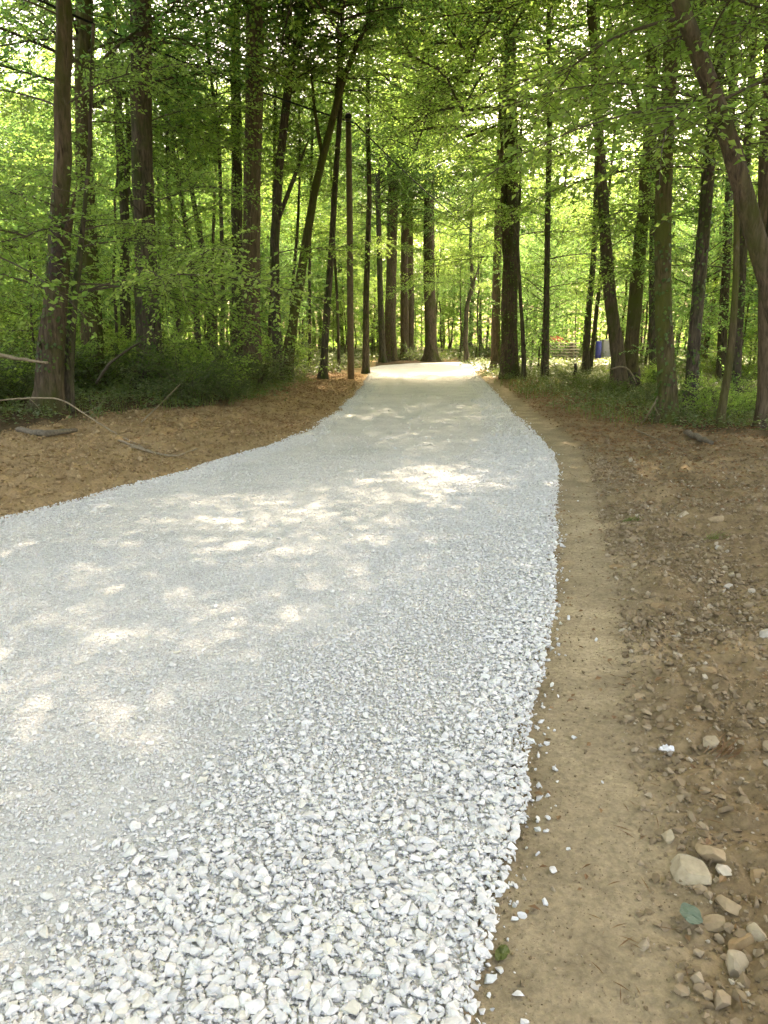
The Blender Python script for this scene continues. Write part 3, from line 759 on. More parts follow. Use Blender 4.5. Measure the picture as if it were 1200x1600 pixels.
# right of the road
hero('ivy_tree', 'thick ivy clad double trunk at the right verge where the road narrows', 29,
     [(797, 592, 28), (796, 500, 24), (797, 400, 22), (798, 280, 20), (797, 130, 17), (792, 0, 15)], 'bark_red', 20, (8.5, 1.3, -1.6), nboughs=5, bough_z=(3, 10), ivy=(0.2, 10, 1300),
     forks=[[(800, 520, 9), (788, 380, 9), (784, 280, 7), (779, 190, 5), (770, 100, 4)]])
hero('brown_tree', 'pale brown trunk peeping out left of the ivy clad double trunk', 36,
     [(775, 576, 15), (775, 480, 13), (776, 400, 12), (778, 250, 10)], 'bark_brown', 17, (9, 1.15, -1.2, 1), nboughs=3, bough_z=(5, 11))
hero('slender_tree', 'thin dark stem right beside the ivy clad double trunk', 28,
     [(820, 590, 7), (817, 520, 6), (812, 450, 5), (808, 380, 5), (812, 300, 4)], 'bark_dark', 8, None, nboughs=4, bough_z=(3, 7))
hero('slender_tree', 'slim straight dark trunk in front of the stacked boards', 27.5,
     [(853, 583, 11), (853, 500, 9), (854, 400, 8), (855, 300, 8), (856, 180, 7), (852, 60, 6)], 'bark_dark', 15, (9, 0.7), nboughs=5, bough_z=(3, 9), ivy=(1, 8, 260))
hero('slender_tree', 'slim dark trunk leaning right, left of the blue barrel', 30,
     [(916, 560, 11), (920, 480, 9), (927, 400, 8), (931, 300, 8), (932, 180, 7), (930, 60, 6)], 'bark_dark', 15, (9, 0.7), nboughs=4, bough_z=(4, 10), ivy=(1, 8, 260))
hero('slender_tree', 'very thin dark trunk crossing behind the slim leaning trunk near the barrel', 32,
     [(921, 575, 7), (930, 500, 6), (938, 430, 6), (944, 360, 5), (950, 280, 4)], 'bark_dark', 9, None, nboughs=4, bough_z=(4, 8))
hero('leaning_tree', 'trunk leaning left out of the V shaped pair on the right', 20.5,
     [(968, 600, 26), (966, 560, 21), (955, 480, 18), (948, 380, 16), (944, 300, 15), (938, 200, 14), (934, 90, 12)], 'bark_red', 17, (9, 0.85, -2.4, 1), nboughs=4, bough_z=(3.5, 8), ivy=(2.5, 7, 380))
hero('leaning_tree', 'smooth trunk leaning right out of the V shaped pair on the right', 21.5,
     [(984, 590, 24), (988, 520, 20), (997, 430, 19), (1008, 330, 18), (1018, 220, 15), (1024, 100, 12), (1026, 0, 10)], 'bark_moss', 17, (9, 0.75), nboughs=3, bough_z=(4, 8),
     forks=[[(1017, 225, 9), (1000, 170, 9), (978, 110, 8), (958, 60, 7), (948, 10, 5)]])
hero('slender_tree', 'thin trunk showing just left of the nearest straight trunk', 23,
     [(1021, 600, 12), (1019, 500, 11), (1020, 380, 10), (1020, 250, 9), (1022, 100, 8), (1024, 0, 7)], 'bark_dark', 16, (8, 0.8), nboughs=3, bough_z=(3, 8))
hero('near_tree', 'nearest straight trunk right of the road, ivy round its foot', 13.3,
     [(1044, 668, 31), (1041, 600, 27), (1036, 500, 24), (1034, 380, 23), (1036, 250, 22), (1042, 100, 20), (1046, 0, 19)], 'bark_moss', 17, (8.5, 0.95, -0.6), nboughs=4, bough_z=(4, 7), ivy=(0.0, 4.2, 420))
hero('leaning_tree', 'ivy speckled dark trunk leaning right beside the nearest straight trunk', 14.6,
     [(1076, 655, 21), (1080, 590, 19), (1086, 500, 18), (1096, 380, 18), (1104, 250, 17), (1114, 120, 16), (1124, 0, 15)], 'bark_dark', 16, (8.5, 0.9, 0.5), nboughs=4, bough_z=(4, 7.5), ivy=(0.0, 5, 500))
hero('thin_tree', 'thin mossy stem leaning out over a leafy floor near the right picture edge', 12.6,
     [(1122, 690, 11), (1128, 640, 11), (1136, 590, 11), (1143, 540, 10), (1149, 440, 9), (1150, 340, 8), (1143, 200, 6)], 'bark_moss', 7, None, nboughs=5, bough_z=(2.5, 5.5))
hero('slender_tree', 'dark upright trunk behind the thin mossy stem at right', 18,
     [(1150, 610, 14), (1152, 540, 13), (1158, 450, 12), (1160, 330, 12), (1166, 150, 10), (1170, 0, 9)], 'bark_dark', 15, (7, 0.8), nboughs=4, bough_z=(2.5, 8), ivy=(0.5, 5, 300))
hero('slender_tree', 'dark trunk in the gap between the leaning ivy trunk and the thin mossy stem', 24,
     [(1128, 585, 14), (1130, 500, 13), (1136, 400, 12), (1140, 280, 11), (1146, 120, 9)], 'bark_dark', 15, (8, 0.8), nboughs=3, bough_z=(3, 9))
hero('slanted_tree', 'pale slim trunk slanting right far behind the ivy speckled trunk', 32,
     [(1096, 568, 9), (1108, 500, 8), (1120, 430, 7), (1132, 350, 6), (1142, 260, 5)], 'bark_brown', 12, (8, 0.5), nboughs=2, bough_z=(5, 9))
hero('arching_tree', 'thick brown trunk arching across the upper right corner', 9.6,
     [(1262, 740, 40), (1240, 600, 34), (1205, 450, 30), (1185, 385, 29), (1158, 285, 27), (1130, 190, 25), (1095, 95, 23), (1064, 10, 21), (1040, -60, 20)], 'bark_red', 12, (7, 0.8), nboughs=3, bough_z=(4, 7),
     forks=[[(1200, 430, 16), (1208, 330, 15), (1206, 200, 13), (1212, 60, 11), (1215, -40, 9)]])
hero('edge_tree', 'upright trunk cut by the right picture edge behind the arching trunk', 12.5,
     [(1200, 680, 30), (1200, 560, 27), (1197, 400, 26), (1194, 250, 26), (1194, 120, 25), (1196, 0, 24)], 'bark_brown', 17, (6.5, 1.0), nboughs=4, bough_z=(3.5, 7))

# ------------------------------------------------------------------ the woods: every tree a thing, few kinds, copies share their meshes
rng = np.random.default_rng(77)
taken = list(hero_xy)
ONCE = {}
def plant(kind, tpl, x, y, label, group, s):
    nm = {'sapling': 'sapling', 'mid': 'woodland_tree', 'tall': 'tall_tree', 'slim': 'slim_tree'}[kind]
    key = (kind, tpl)
    src = ONCE.get(key)
    z = float(ground_z(x, y, False))
    if src is None:
        root = link(nm, None); tr, cr = {'sapling': saplings, 'mid': mids, 'tall': talls, 'slim': poles}[kind][tpl]
        link('trunk', tr, root); link('crown', cr, root)
        ONCE[key] = root
    else:
        root = src.copy(); C.objects.link(root)
        for ch in src.children:
            c_ = ch.copy(); C.objects.link(c_); c_.parent = root
    root.location = (x, y, z); root.rotation_euler = (0, 0, rng.uniform(0, 6.28)); root.scale = (s, s, s * rng.uniform(0.92, 1.1))
    tag(root, label, 'tree' if kind != 'sapling' else 'sapling', group)

def fill(kind, n, xr, yr, gap, label, group, pad, srange=(0.85, 1.15), cone=0.62):
    done = tries = 0
    while done < n and tries < n * 60:
        tries += 1
        x = rng.uniform(*xr); y = yr[0] + (yr[1] - yr[0]) * rng.random() ** 0.8
        if abs(x) > cone * y + 4: continue
        if in_road(x, y, pad): continue
        if min((x - a_) ** 2 + (y - b_) ** 2 for a_, b_ in taken) < gap * gap: continue
        if 0.215 < x / y < 0.31 and y < 52: continue
        if y < 17 and -1.0 - 0.42 * y < x < 0.36 * y + 0.6: continue
        taken.append((x, y)); done += 1
        plant(kind, int(rng.integers(0, 4)), x, y, label, group, rng.uniform(*srange))

fill('slim', 30, (-24, -3.5), (17, 46), 1.2, 'slim young tree with a long bare stem in the woods left of the road', 'slim young trees in the left woods', 2.2, (0.8, 1.2))
fill('slim', 28, (6, 30), (17, 44), 1.2, 'slim young tree with a long bare stem in the woods right of the road', 'slim young trees in the right woods', 2.2, (0.8, 1.2))
fill('slim', 24, (-14, 22), (51, 62), 1.2, 'slim young tree with a long bare stem beyond the bend of the road', 'slim young trees beyond the bend', 1.5, (0.9, 1.3))
fill('sapling', 44, (-22, -4), (15, 36), 1.3, 'slender leafy sapling in the undergrowth of the woods left of the road', 'saplings in the left woods', 2.4)
fill('sapling', 40, (5, 26), (15.5, 38), 1.3, 'slender leafy sapling in the undergrowth of the woods right of the road', 'saplings in the right woods', 2.2)
fill('sapling', 40, (-26, 34), (51, 66), 1.4, 'bright leafy sapling growing beyond the bend of the road', 'saplings beyond the bend', 2.0, (0.9, 1.3))
fill('mid', 20, (-34, -5), (24, 44), 2.0, 'mid sized leafy tree standing deeper in the woods left of the road', 'mid sized trees in the left woods', 3.5)
fill('mid', 16, (-46, -8), (47, 74), 2.2, 'leafy tree at the far side of the woods left of the road', 'far trees in the left woods', 3.5, (1.0, 1.3))
fill('mid', 10, (-40, -10), (44, 62), 2.2, 'leafy tree at the far side of the woods left of the road', 'far trees in the left woods', 3.5, (1.0, 1.3))
fill('mid', 16, (16, 52), (46, 76), 2.2, 'leafy tree at the far side of the woods right of the road', 'far trees in the right woods', 2.5, (1.0, 1.35), 0.7)
fill('mid', 20, (7, 40), (24, 44), 2.0, 'mid sized leafy tree standing deeper in the woods right of the road', 'mid sized trees in the right woods', 3.0)
fill('mid', 30, (-40, 46), (56, 84), 2.2, 'mid sized leafy tree in the woods beyond the bend of the road', 'mid sized trees beyond the bend', 3.0, (0.9, 1.25))
fill('tall', 8, (-34, -6), (22, 60), 2.6, 'tall straight forest tree among the woods left of the road', 'tall trees in the left woods', 4)
fill('tall', 7, (8, 38), (22, 44), 2.6, 'tall straight forest tree among the woods right of the road', 'tall trees in the right woods', 4)
fill('tall', 11, (-8, 16), (52, 70), 2.6, 'tall leafy forest tree standing straight behind the end of the road', 'tall trees behind the road end', 2, (0.95, 1.2))
fill('tall', 14, (-40, 46), (58, 90), 3.0, 'tall straight forest tree in the woods beyond the bend of the road', 'tall trees beyond the bend', 3)

# trees added out of frame to shade the foreground from sun and sky
for k, (x, y, zc, sc_, ox) in enumerate(((-8.2, 8.0, 7.5, 1.3, 2.5), (-7.8, 12.2, 8.5, 1.25, 3.2), (-7.6, 3.0, 8.0, 1.2, 1.5), (6.4, 8.4, 8.0, 1.15, -2.2), (10.2, 12.0, 8.0, 1.0, -1.0), (-4.9, 5.4, 9.0, 1.1, 1.5),
                                              (5.2, 2.0, 8.0, 1.1, -1.0), (-6.5, -4.0, 7.0, 1.2, 1.5)  )):
    z0 = float(ground_z(x, y, False)); root = link('added_shade_tree', None, None, (x, y, z0)); taken.append((x, y))
    tag(root, 'wide crowned tree added out of frame to shade the road near the camera', 'tree', 'added shade trees out of frame')
    g = Geo(); V, T, Q = tube(*resample(np.array([[0, 0, -0.3], [0.1, 0, 3], [0, 0.1, 7], [0.3 * ox, 0.1, 8.5], [ox * 0.9, 0, zc + 4], [ox, 0, zc + 7]]), [0.3, 0.22, 0.2, 0.17, 0.1, 0.04], 0.5), 12); g.add(V, T, Q)
    link('trunk', g.mesh('trunk', [M['bark_dark']], True), root)
    link('crown', roof_crowns[k % 2], root, (ox, 0.05, zc), (0, 0, rng.uniform(0, 6.28)), sc_)

# far wood: reads as one mass behind all of it
g = Geo(); n = 90000
a_ = rng.uniform(-1.0, 1.0, n); r_ = rng.uniform(88, 125, n)
cl = fbm(a_ * 30, r_ * 0.4, 1.0, 4, 121)
h_ = 25 * rng.random(n) ** 1.15 * (0.8 + 0.35 * fbm(a_ * 22, r_ * 0.05, 1.0, 3, 131))
ok = cl + 0.25 * rng.normal(size=n) > -0.25
a_, r_, h_ = a_[ok], r_[ok], h_[ok]; n = len(a_)
pos = np.stack([r_ * np.sin(a_), r_ * np.cos(a_), h_], 1)
V, T = leaf_geo(pos, rng.normal(size=(n, 3)) * np.array([1, 1, 0.4]), np.array([0, 0, 1.0]) + rng.normal(0, 0.6, (n, 3)), rng.uniform(0.45, 1.0, n), 0.36)
g.add(V, T, None, 1)
for k in range(130):
    aa = rng.uniform(-1.0, 1.0); q = rng.uniform(88, 122); hh = rng.uniform(12, 22)
    V, T, Q = tube(np.array([[q * math.sin(aa), q * math.cos(aa), -0.3], [q * math.sin(aa) + rng.normal(0, 0.3), q * math.cos(aa), hh * 0.5], [q * math.sin(aa) + rng.normal(0, 0.6), q * math.cos(aa), hh]]), [rng.uniform(0.12, 0.3), 0.12, 0.04], 6)
    g.add(V, T, Q, 0)
tag(link('distant_woods', g.mesh('distant_woods', [M['bark_dark'], M['leaf']])), 'far green woods closing the view behind all the trees', 'woods', None, 'stuff')

# ------------------------------------------------------------------ undergrowth
def shrub_template(seed, H, R, ns, leaf, mat):
    rng = np.random.default_rng(seed); g = Geo()
    for k in range(ns):
        P = branch_path(np.array([rng.normal(0, 0.06), rng.normal(0, 0.06), -0.05]), rng.uniform(0, 6.28), R * rng.uniform(0.5, 1.1), H / R * rng.uniform(0.8, 1.3), H / R * 0.35, rng)
        leafy(P, g, rng, leaf, 15, 0.008, 0.33, start=0.2, flat=0.6)
    return g.mesh('shrub', [M['twig'], M[mat]])
shrubs = [shrub_template(600 + k, h, r_, 15, lf, mt) for k, (h, r_, lf, mt) in enumerate(((1.0, 0.8, 0.055, 'herb'), (1.3, 0.9, 0.06, 'leaf_dark'), (0.8, 0.8, 0.05, 'herb'), (1.5, 0.9, 0.065, 'leaf')))]
rng = np.random.default_rng(88)
def shrub_row(n, xr, yr, label, group, s=(0.7, 1.2), tp=(0, 1, 2, 3)):
    done = tries = 0
    while done < n and tries < 4000:
        tries += 1
        x = rng.uniform(*xr); y = rng.uniform(*yr)
        dl_ = float(xL(min(y, 38))) - x; dr_ = x - float(xR(min(y, 36)))
        if abs(x) > 0.6 * y + 2 or in_road(x, y, 1.0) or (0.215 < x / y < 0.31 and y > 24): continue
        if -7.3 < x < -4.9 and y < 14.3: continue
        if dl_ > 0 and dl_ < float(dist_left(y)) + 0.15: continue
        if dr_ > 0 and dr_ < float(dist_right(y)) + 0.5: continue
        done += 1
        o = link('shrub', shrubs[tp[int(rng.integers(0, len(tp)))]], None, (x, y, float(ground_z(x, y, False))), (0, 0, rng.uniform(0, 6.28)), rng.uniform(*s))
        tag(o, label, 'shrub', group)
shrub_row(40, (-10, -3.2), (12.9, 24), 'low leafy shrub in the thicket behind the clay bank left of the road', 'shrubs behind the clay bank', (0.7, 1.55))
shrub_row(26, (-22, -2.5), (24, 44), 'leafy shrub on the shaded wood floor farther left of the road', 'shrubs on the left wood floor', (0.8, 1.4))
shrub_row(40, (5.0, 20), (13.5, 34), 'leafy shrub on the wood floor among the right hand trunks', 'shrubs on the right wood floor', (0.5, 1.0))
shrub_row(22, (-16, 34), (50, 60), 'leafy shrub at the edge of the woods beyond the bend', 'shrubs beyond the bend', (0.9, 1.6))

def cover(n, side, ylo, yhi, width, leaf, mats, hgt, per, seed, power=1.2):
    rng = np.random.default_rng(seed)
    y = ylo + (yhi - ylo) * rng.random(n) ** power
    d = -1.1 + (width + 1.1) * rng.random(n)
    base = np.where(side < 0, dist_left(y), dist_right(y))
    x = np.where(side < 0, xL(np.minimum(y, 38)) - base - d, xR(np.minimum(y, 36)) + base + d)
    ok = (np.abs(x) < 0.62 * y + 2) & (rng.random(n) < smooth(-0.9, 0.9, d + 1.3 * fbm(x, y, 0.7, 3, 141)))
    x, y = x[ok], y[ok]; n = len(x)
    z = ground_z(x, y)
    hh = hgt * rng.uniform(0.4, 1.2, n)
    X_ = np.repeat(x, per) + rng.normal(0, 0.11, n * per); Y_ = np.repeat(y, per) + rng.normal(0, 0.11, n * per)
    Z_ = np.repeat(z, per) + np.repeat(hh, per) * rng.random(n * per) ** 0.7
    a = rng.uniform(0, 6.28, n * per)
    d_ = np.stack([np.cos(a), np.sin(a), rng.normal(0.1, 0.3, n * per)], 1)
    return leaf_geo(np.stack([X_, Y_, Z_], 1), d_, np.array([0, 0, 1.0]) + rng.normal(0, 0.4, (n * per, 3)), leaf * rng.uniform(0.6, 1.3, n * per), 0.34)
g = Geo()
for args in ((3000, -1, 12, 32, 7, 0.07, None, 0.30, 12, 1), (6500, 1, 10.8, 34, 9, 0.065, None, 0.24, 12, 2), (1500, -1, 30, 50, 16, 0.12, None, 0.5, 14, 3), (1500, 1, 30, 46, 20, 0.12, None, 0.4, 14, 4)):
    V, T = cover(*args); g.add(V, T, None, 0)
n = 4200; y = 49 + 22 * rng.random(n); x = rng.uniform(-26, 34, n); ok = ~in_road(x, y, 0.6); x, y = x[ok], y[ok]; n = len(x); k = 9
pos = np.stack([np.repeat(x, k) + rng.normal(0, 0.25, n * k), np.repeat(y, k) + rng.normal(0, 0.25, n * k), np.repeat(ground_z(x, y, False), k) + 0.5 * rng.random(n * k)], 1)
V, T = leaf_geo(pos, rng.normal(size=(n * k, 3)) * np.array([1, 1, 0.3]), np.array([0, 0, 1.0]) + rng.normal(0, 0.4, (n * k, 3)), rng.uniform(0.1, 0.22, n * k), 0.34); g.add(V, T, None, 0)
tag(link('undergrowth', g.mesh('undergrowth', [M['herb']])), 'low leafy ground plants covering the wood floor on both sides', 'undergrowth', None, 'stuff')

# grass: curved blades in three segments
def blades(x, y, z, h, rng, w=0.006):
    n = len(x); a = rng.uniform(0, 6.28, n); ln = rng.uniform(0.15, 0.8, n)
    d = np.stack([np.cos(a), np.sin(a)], 1); s = np.stack([-np.sin(a), np.cos(a)], 1)
    rows = []
    for t in (0, 0.4, 0.75, 1.0):
        c_ = np.stack([x + d[:, 0] * h * ln * t * t, y + d[:, 1] * h * ln * t * t, z + h * (t - 0.35 * ln * t * t)], 1)
        ww = w * (1 - t) + 0.0008
        o_ = np.concatenate([s * ww, np.zeros((n, 1))], 1)
        rows += [c_ - o_, c_ + o_]
    V = np.stack(rows, 1).reshape(-1, 3)
    b_ = (np.arange(n) * 8)[:, None, None]
    Q = (b_ + np.array([[[0, 1, 3, 2], [2, 3, 5, 4], [4, 5, 7, 6]]])).reshape(-1, 4)
    return V, Q
g = Geo(); rng = np.random.default_rng(99)
n = 5000; y = 10.5 + 18 * rng.random(n) ** 1.2; x = xR(y) + dist_right(y) - 1.0 + 7 * rng.random(n)
ok = (x < 0.62 * y + 1.5) & (fbm(x, y, 0.9, 3, 151) > -0.05 + 0.3 * (1 - smooth(0, 1.2, x - xR(y) - dist_right(y) + 0.8))); x, y = x[ok], y[ok]
V, Q = blades(x, y, ground_z(x, y), rng.uniform(0.12, 0.5, len(x)), rng); g.add(V, None, Q)
n = 2500; y = 13 + 14 * rng.random(n); x = xL(y) - dist_left(y) + 0.3 - 4 * rng.random(n)
ok = (x > -0.62 * y - 1.5) & (fbm(x, y, 0.9, 3, 153) > 0.0); x, y = x[ok], y[ok]
V, Q = blades(x, y, ground_z(x, y), rng.uniform(0.12, 0.45, len(x)), rng); g.add(V, None, Q)
tag(link('grass', g.mesh('grass', [M['grass']])), 'thin green grass growing between the verge and the trunks', 'grass', None, 'stuff')

# dead leaves and bits of straw on verges and wood floor
g = Geo()
def litter(x, y, size, seed):
    rng = np.random.default_rng(seed); n = len(x); a = rng.uniform(0, 6.28, n)
    pos = np.stack([x, y, ground_z(x, y) + 0.004 + 0.018 * rng.random(n)], 1)
    return leaf_geo(pos, np.stack([np.cos(a), np.sin(a), rng.normal(0, 0.2, n)], 1), np.array([0, 0, 1.0]) + rng.normal(0, 0.35, (n, 3)), size * rng.uniform(0.5, 1.2, n), 0.3, 0.12)
n = 15000; y = 8 + 24 * rng.random(n); x = xL(y) - 0.15 - rng.gamma(1.6, 1.2, n); ok = (y > 12) | (rng.random(n) < 0.12); x, y = x[ok], y[ok]
V, T = litter(x, y, 0.06, 1); g.add(V, T)
n = 26000; y = 6.5 + 24 * rng.random(n) ** 1.2; x = xR(y) + 0.5 + rng.gamma(1.8, 1.1, n); ok = rng.random(n) < np.interp(y, [6, 9, 11], [0.04, 0.3, 1]); x, y = x[ok], y[ok]
V, T = litter(x, y, 0.055, 2); g.add(V, T)
def straw(n, xs, ys, seed):
    rng = np.random.default_rng(seed); a = rng.uniform(0, 6.28, n)
    pos = np.stack([xs, ys, ground_z(xs, ys) + 0.012 + 0.012 * rng.random(n)], 1)
    return leaf_geo(pos, np.stack([np.cos(a), np.sin(a), rng.normal(0, 0.12, n)], 1), np.array([0, 0, 1.0]) + rng.normal(0, 0.3, (n, 3)), rng.uniform(0.02, 0.075, n), 0.03, 0.03)
n = 1300; y = 1.3 + 10 * rng.random(n) ** 1.2; x = xR(y) + 0.35 + 3.2 * rng.random(n) ** 1.4
V, T = straw(n, x, y, 5); g.add(V, T)
n = 1800; y = 6 + 9 * rng.random(n); x = xL(y) - 0.1 - 5 * rng.random(n)
V, T = straw(n, x, y, 6); g.add(V, T)
n = 500; y = 1.5 + 8 * rng.random(n); x = xR(y) + 0.03 + 3.5 * rng.random(n) ** 1.6
V, T = litter(x, y, 0.035, 7); g.add(V, T)
tag(link('leaf_litter', g.mesh('leaf_litter', [M['dead']])), 'dry brown fallen leaves scattered on the verges and wood floor', 'leaf litter', None, 'stuff')

# ------------------------------------------------------------------ utility poles and cable
def pole(x, y, z1, r, label):
    z0 = float(ground_z(x, y, False))
    root = link('utility_pole', None, loc=(x, y, z0)); tag(root, label, 'utility pole')
    h = z1 - z0
    V, T, Q = tube(np.array([[0, 0, -0.4], [0, 0, h * 0.33], [0.01, 0, h * 0.66], [0, 0, h - 0.06]]), [r * 1.08, r, r * 0.92, r * 0.85], 16)
    g = Geo(); g.add(V, T, Q); link('post', g.mesh('post', [M['pole']], True), root)
    V, T, Q = tube(np.array([[0, 0, h - 0.06], [0, 0, h + 0.05], [0, 0, h + 0.12]]), [r * 0.95, r * 0.95, r * 0.5], 16)
    g = Geo(); g.add(V, T, Q); link('cap', g.mesh('cap', [M['cable']], True), root)
    V, T, Q = tube(np.array([[r * 0.6, 0, h - 0.30], [r + 0.10, 0, h - 0.27], [r + 0.12, 0, h - 0.18]]), [0.02, 0.02, 0.03], 8)
    g = Geo(); g.add(V, T, Q); link('insulator', g.mesh('insulator', [M['cable']], True), root)
    return root
PA = at(548.5, 592, 28.3); PT = at(549.5, 183, 28.3)
pole(PA[0], 28.3, PT[2], 0.12, 'tall bare brown wooden pole with dark top beside the left road edge')
def cable(p, q, sag, label):
    t = np.linspace(0, 1, 40); P = np.outer(1 - t, p) + np.outer(t, q); P[:, 2] -= sag * 4 * t * (1 - t)
    V, T, Q = tube(P, np.full(40, 0.026), 6); g = Geo(); g.add(V, T, Q)
    tag(link('power_cable', g.mesh('power_cable', [M['cable']], True)), label, 'cable')
top = np.array([PA[0] + 0.24, 28.3, PT[2] - 0.2])
cable(top, np.array(at(800, 398, 60.0)), 0.5, 'black cable running down from the pole top across the road to the right')
cable(np.array([-19.5, -6.0, 10.6]), top, 1.3, 'black cable coming in from the upper left corner to the pole top')

# ------------------------------------------------------------------ fallen wood, stump, stakes
def stick(name, label, pts, rs, mat, cat='stick', z=None, twigs=()):
    P = np.array(pts, float)
    P, R = resample(P, rs, 0.1)
    g = Geo(); rs_ = np.random.default_rng(len(label)); P[1:-1] += rs_.normal(0, 0.18, (len(P) - 2, 3)) * R[1:-1, None]; V, T, Q = tube(P, R, 9, lambda rr_, th_, P_: rr_ * (1 + rs_.normal(0, 0.08, rr_.shape))); c0 = P[0].copy(); g.add(V - c0, T, Q)
    for t in twigs:
        V, T, Q = tube(*resample(np.array(t, float), np.linspace(rs[-1] * 0.9, rs[-1] * 0.4, len(t)), 0.1), 5); g.add(V - c0, T, Q)
    return tag(link(name, g.mesh(name, [M[mat]], True), None, tuple(c0)), label, cat)
def gp(px, py, h=0.0, Y=None):
    """a point of the ground (or h above it) seen at this place"""
    a, b_ = (px - 600) / FPX, (800 - py) / FPX
    d = np.array([a, math.cos(PITCH) + b_ * math.sin(PITCH), -math.sin(PITCH) + b_ * math.cos(PITCH)])
    z = 0.0
    for _ in range(6):
        p = np.array([0, 0, CAM_H]) + d * ((z + h - CAM_H) / d[2]); z = float(ground_z(p[0], p[1]))
    return np.array([p[0], p[1], z + h])
stick('fallen_branch', 'long pale bare branch arching from the left edge down onto the clay bank', [at(-30, 628, 12.2), at(45, 622, 12.0), at(95, 622, 11.8), at(130, 645, 11.5), at(185, 680, 11.0), gp(238, 706, 0.02)], [0.010, 0.014, 0.013, 0.012, 0.011, 0.006], 'dead_wood', 'branch', twigs=([at(130, 645, 11.5), at(150, 640, 11.3), at(166, 622, 11.2)], [at(45, 622, 12.0), at(60, 632, 11.9), at(68, 650, 11.8)]))
stick('fallen_branch', 'thicker pale broken branch sticking in from the left edge above the ground plants', [at(-40, 545, 12.6), at(20, 560, 12.5), at(75, 567, 12.4)], [0.03, 0.03, 0.02], 'dead_wood', 'branch')
stick('fallen_branch', 'short pale stick lying on the left clay bank below the arching branch', [gp(185, 682, 0.03), gp(215, 697, 0.03), gp(242, 705, 0.02)], [0.015, 0.017, 0.01], 'dead_wood', 'branch')
stick('fallen_branch', 'weathered stick lying level along the left clay bank toward the road', [gp(205, 700, 0.03), gp(270, 699, 0.03), gp(330, 692, 0.02)], [0.012, 0.014, 0.008], 'dead_wood', 'branch')
stick('fallen_log', 'grey rotting log at the foot of the reddish scarred trunk', [gp(28, 672, 0.06), gp(70, 672, 0.08), gp(120, 674, 0.06)], [0.04, 0.05, 0.03], 'grey_wood', 'log')
stick('fallen_branch', 'dark bare branch slanting up in front of the broad flaring trunk', [at(150, 600, 16.5), at(170, 568, 16.6), at(195, 550, 16.7), at(245, 520, 16.8)], [0.03, 0.03, 0.026, 0.012], 'twig', 'branch')
stick('fallen_branch', 'slim pale branch leaning through the shrubs below the broad flaring trunk', [gp(222, 660, 0.05), at(252, 630, 14.8), at(282, 600, 15.2)], [0.014, 0.012, 0.008], 'dead_wood', 'branch')
stick('fallen_branch', 'pale forked branch lying at the foot of the nearest straight trunk', [gp(1004, 656, 0.04), at(1022, 634, 13.2), at(1032, 610, 13.3)], [0.02, 0.018, 0.01], 'dead_wood', 'branch', twigs=([at(1022, 634, 13.2), at(1030, 650, 13.0)],))
stick('fallen_branch', 'thin pale twig lying in the litter left of the nearest straight trunk', [gp(990, 672, 0.03), gp(1015, 680, 0.04), gp(1038, 690, 0.02)], [0.012, 0.012, 0.008], 'dead_wood', 'branch')
stick('fallen_log', 'grey broken log among ivy right of the leaning ivy speckled trunk', [gp(1072, 675, 0.05), gp(1090, 680, 0.06), gp(1112, 692, 0.05)], [0.04, 0.045, 0.03], 'grey_wood', 'log')
stick('fallen_branch', 'curved pale branch arching over the stump of the V shaped pair', [at(955, 577, 19.8), at(968, 570, 19.7), at(984, 575, 19.6), at(994, 600, 19.5)], [0.02, 0.022, 0.018, 0.012], 'dead_wood', 'branch')
stick('wooden_stake', 'short dark stake standing in the right hand undergrowth', [gp(898, 607, -0.2), at(898, 585, 23), at(899, 568, 23)], [0.055, 0.055, 0.045], 'rot_wood', 'stake')
stick('bare_twig', 'thin upright twig at the right edge of the gravel', [gp(857, 806, -0.02), gp(858, 806, 0.12), gp(859, 806, 0.27)], [0.006, 0.005, 0.002], 'twig', 'twig')
# dark hollow stump at the foot of the V shaped pair
g = Geo(); q = gp(968, 606)
zz = np.array([-0.2, 0.0, 0.15, 0.35, 0.52, 0.55, 0.5, 0.25]); rs = np.array([0.52, 0.46, 0.40, 0.36, 0.33, 0.28, 0.22, 0.18])
P = np.stack([zz * 0, zz * 0, zz], 1)
th_ = np.linspace(0, 2 * math.pi, 18, endpoint=False); rim = 1 + 0.12 * np.sin(3 * th_ + 1) + 0.08 * np.sin(7 * th_)
V = np.stack([np.stack([r_ * rim * np.cos(th_), r_ * rim * np.sin(th_), np.full(18, z_) + (0.10 * np.sin(2 * th_ + 0.5) + 0.06 * np.sin(5 * th_) if z_ > 0.3 else 0)], 1) for z_, r_ in zip(zz, rs)]).reshape(-1, 3)
i = np.arange(7)[:, None] * 18; j = np.arange(18)[None]; Q = np.stack([i + j, i + (j + 1) % 18, i + 18 + (j + 1) % 18, i + 18 + j], -1).reshape(-1, 4)
V = np.concatenate([V, [[0, 0, 0.25]]]); T = np.stack([7 * 18 + np.arange(18), 7 * 18 + (np.arange(18) + 1) % 18, np.full(18, 144)], -1)
g.add(V, T, Q); tag(link('tree_stump', g.mesh('tree_stump', [M['rot_wood']], True), None, tuple(q + np.array([0, -0.6, 0]))), 'dark hollow stump in front of the V shaped pair of trunks', 'stump')

